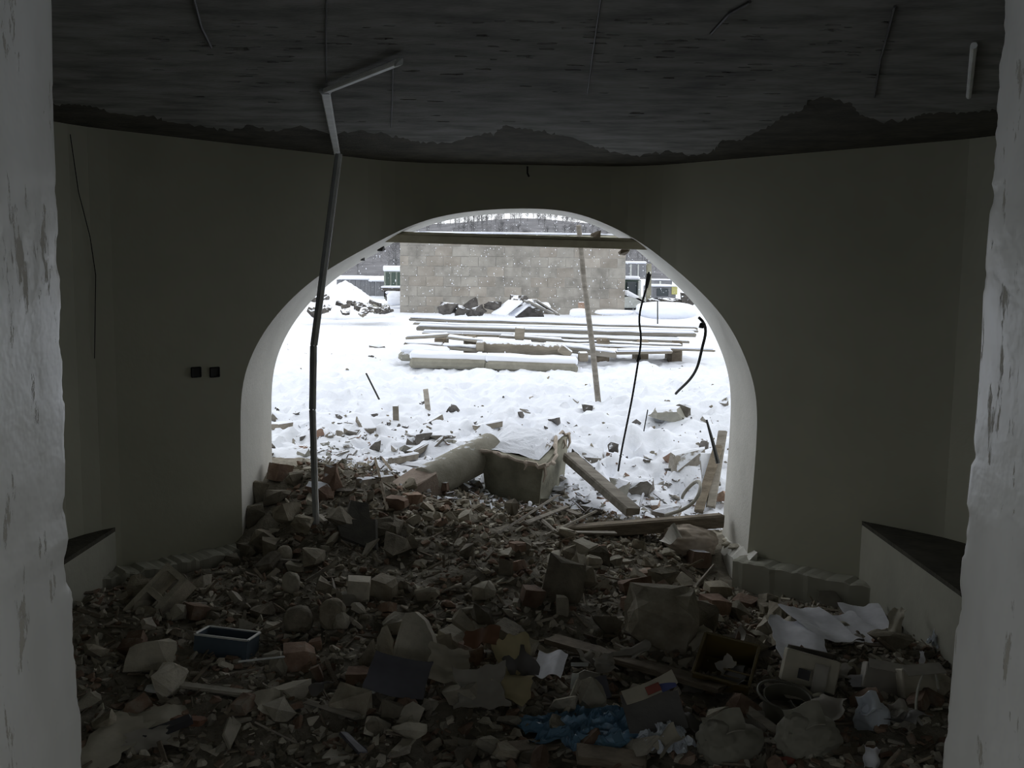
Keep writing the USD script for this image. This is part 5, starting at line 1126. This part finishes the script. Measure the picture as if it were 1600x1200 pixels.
scatter(24, -1.3, 1.3, 3.0, 5.1, .13, .19, KINDS_[:4], 9)
scatter(120, -1.7, 1.7, 3.0, 5.2, .085, .16, KINDS_, 9, 1.4)
scatter(60, -1.25, 1.2, 4.9, 5.9, .06, .15, KINDS_, 5.7)
scatter(110, -1.6, 1.6, 5.7, 7.1, .05, .15, KINDS_, 5.5)
scatter(90, -1.9, 1.9, 2.9, 5.2, .05, .09, KINDS_, 9)
scatter(60, -2.2, 2.4, 6.8, 8.8, .05, .13, [('mortar_lump', 'dark stone', 'snowy_dark', 'stone', .5), ('mortar_lump', 'grey stone', 'rubble', 'stone', .5)], 5.0, 2.0, -.02)
for k in range(44):
    x, y = (rr.uniform(.55, 1.75), rr.uniform(3.1, 4.5)) if k < 30 else (rr.uniform(-1.3, .9), rr.uniform(3.0, 4.2))
    if not visible(x, y, h1(x, y, False), 0) or not room.buffer(-.2).contains(Point(x, y)): continue
    w_, h_ = rr.uniform(.06, .15), rr.uniform(.05, .12); a1, a2, ph = rr.uniform(.006, .022), rr.uniform(.004, .016), rr.uniform(0, 6)
    k1 = rr.uniform(0, 90); rag = lambda u, v, k1=k1: (u * (.8 + .4 * meshkit.noise(np.stack([v * 2.5 + k1, u * 0, u * 0], -1))), v * (.8 + .4 * meshkit.noise(np.stack([u * 2.5 + k1, u * 0 + 7, u * 0], -1))))
    m = sheet(w_, h_, lambda u, v: a1 * np.sin(3 * u + ph) + a2 * np.sin(3 * v + 2 * u), .0016, 10, 9, rag)
    mt, wd = [('card', 'grey card scrap'), ('aged_paper', 'yellowed paper scrap'), ('dark_page', 'dark printed page'), ('card', 'grey card scrap'), ('aged_paper', 'yellowed paper scrap')][k % 5]
    add_piece('paper_scrap', rest(m, (x, y), R.from_euler('z', rr.uniform(0, 360), degrees=True) * R.from_euler('xy', [rr.normal(0, 22), rr.normal(0, 18)], degrees=True), -.03 * rr.uniform(0, 1)), mt, wd, 'paper', (x, y), 50)
flush_pieces()
# finer debris that nobody could count
rd = np.random.default_rng(55)
def fine(name, n, x0, x1, y0, y1, s0, s1, protos, label, pname, rule, sink=.3):
    X, Y = rd.uniform(x0, x1, n), rd.uniform(y0, y1, n); keep = np.array([rule(a, b) for a, b in zip(X, Y)]); X, Y = X[keep], Y[keep]; n = len(X)
    s = s0 + (s1 - s0) * rd.uniform(0, 1, n) ** 2.2; Z = H(X, Y) + s * (.5 - sink) * .5
    instancer(name, protos, np.c_[X, Y, Z], np.c_[rd.uniform(0, 6.28, n), rd.normal(0, .4, n), rd.normal(0, .4, n)], np.c_[s, s, s], rd.integers(0, len(protos), n), label, 'rubble', pname)
rk = np.random.default_rng(66)
def protos(ms): return [(chunk(rk, 1, .8, .6, 11, .08, 0), ms[k % len(ms)], False) for k in range(5)] + [(shard(rk, 1.4, .9, .22, 7), ms[(k + 1) % len(ms)], False) for k in range(4)] + [(bar((-1.3, 0, 0), (1.3, 0, 0), .28, .14, .03), ms[-1], False) for k in range(2)]
inside = room.buffer(-.03); led = room.exterior
fine('loose_rubble', 17000, -1.9, 1.9, 2.6, 6.3, .012, .062, protos(['rubble', 'rubble', 'pale_mortar', 'plaster_plate', 'brick', 'old_wood']), 'loose chips of mortar, brick and wood covering the floor', 'chip', lambda a, b: (inside.contains(Point(a, b)) and (b < 4.3 or led.distance(Point(a, b)) > .14 or abs(a) < 1.2)) or (-1.3 < a < 1.12 and 4.9 < b < 5.5 + rd.uniform() * .6 + .25 * (abs(a - .1) < .55)))
fine('snowy_rubble', 3800, -1.9, 1.9, 5.65, 7.4, .012, .055, protos(['snowy_rubble', 'snowy_rubble', 'snowy_concrete', 'snowy_brick', 'snowy_plank']), 'snow-dusted chips of masonry and wood before the arch', 'chip', lambda a, b: rd.uniform() < 1.15 - (b - 5.8) / 1.2 and abs(a) < .22 * b)
fine('ground_clods', 2600, -3.4, 3.6, 7.0, 13, .012, .05, [(chunk(rk, 1, .8, .6, 11, .08, 0), m_, False) for m_ in ('snowy_dark', 'rubble', 'dirt')], 'small clods of soil poking out of the snow', 'clod', lambda a, b: rd.uniform() < max(.04, 1.1 - (b - 7) / 1.6))
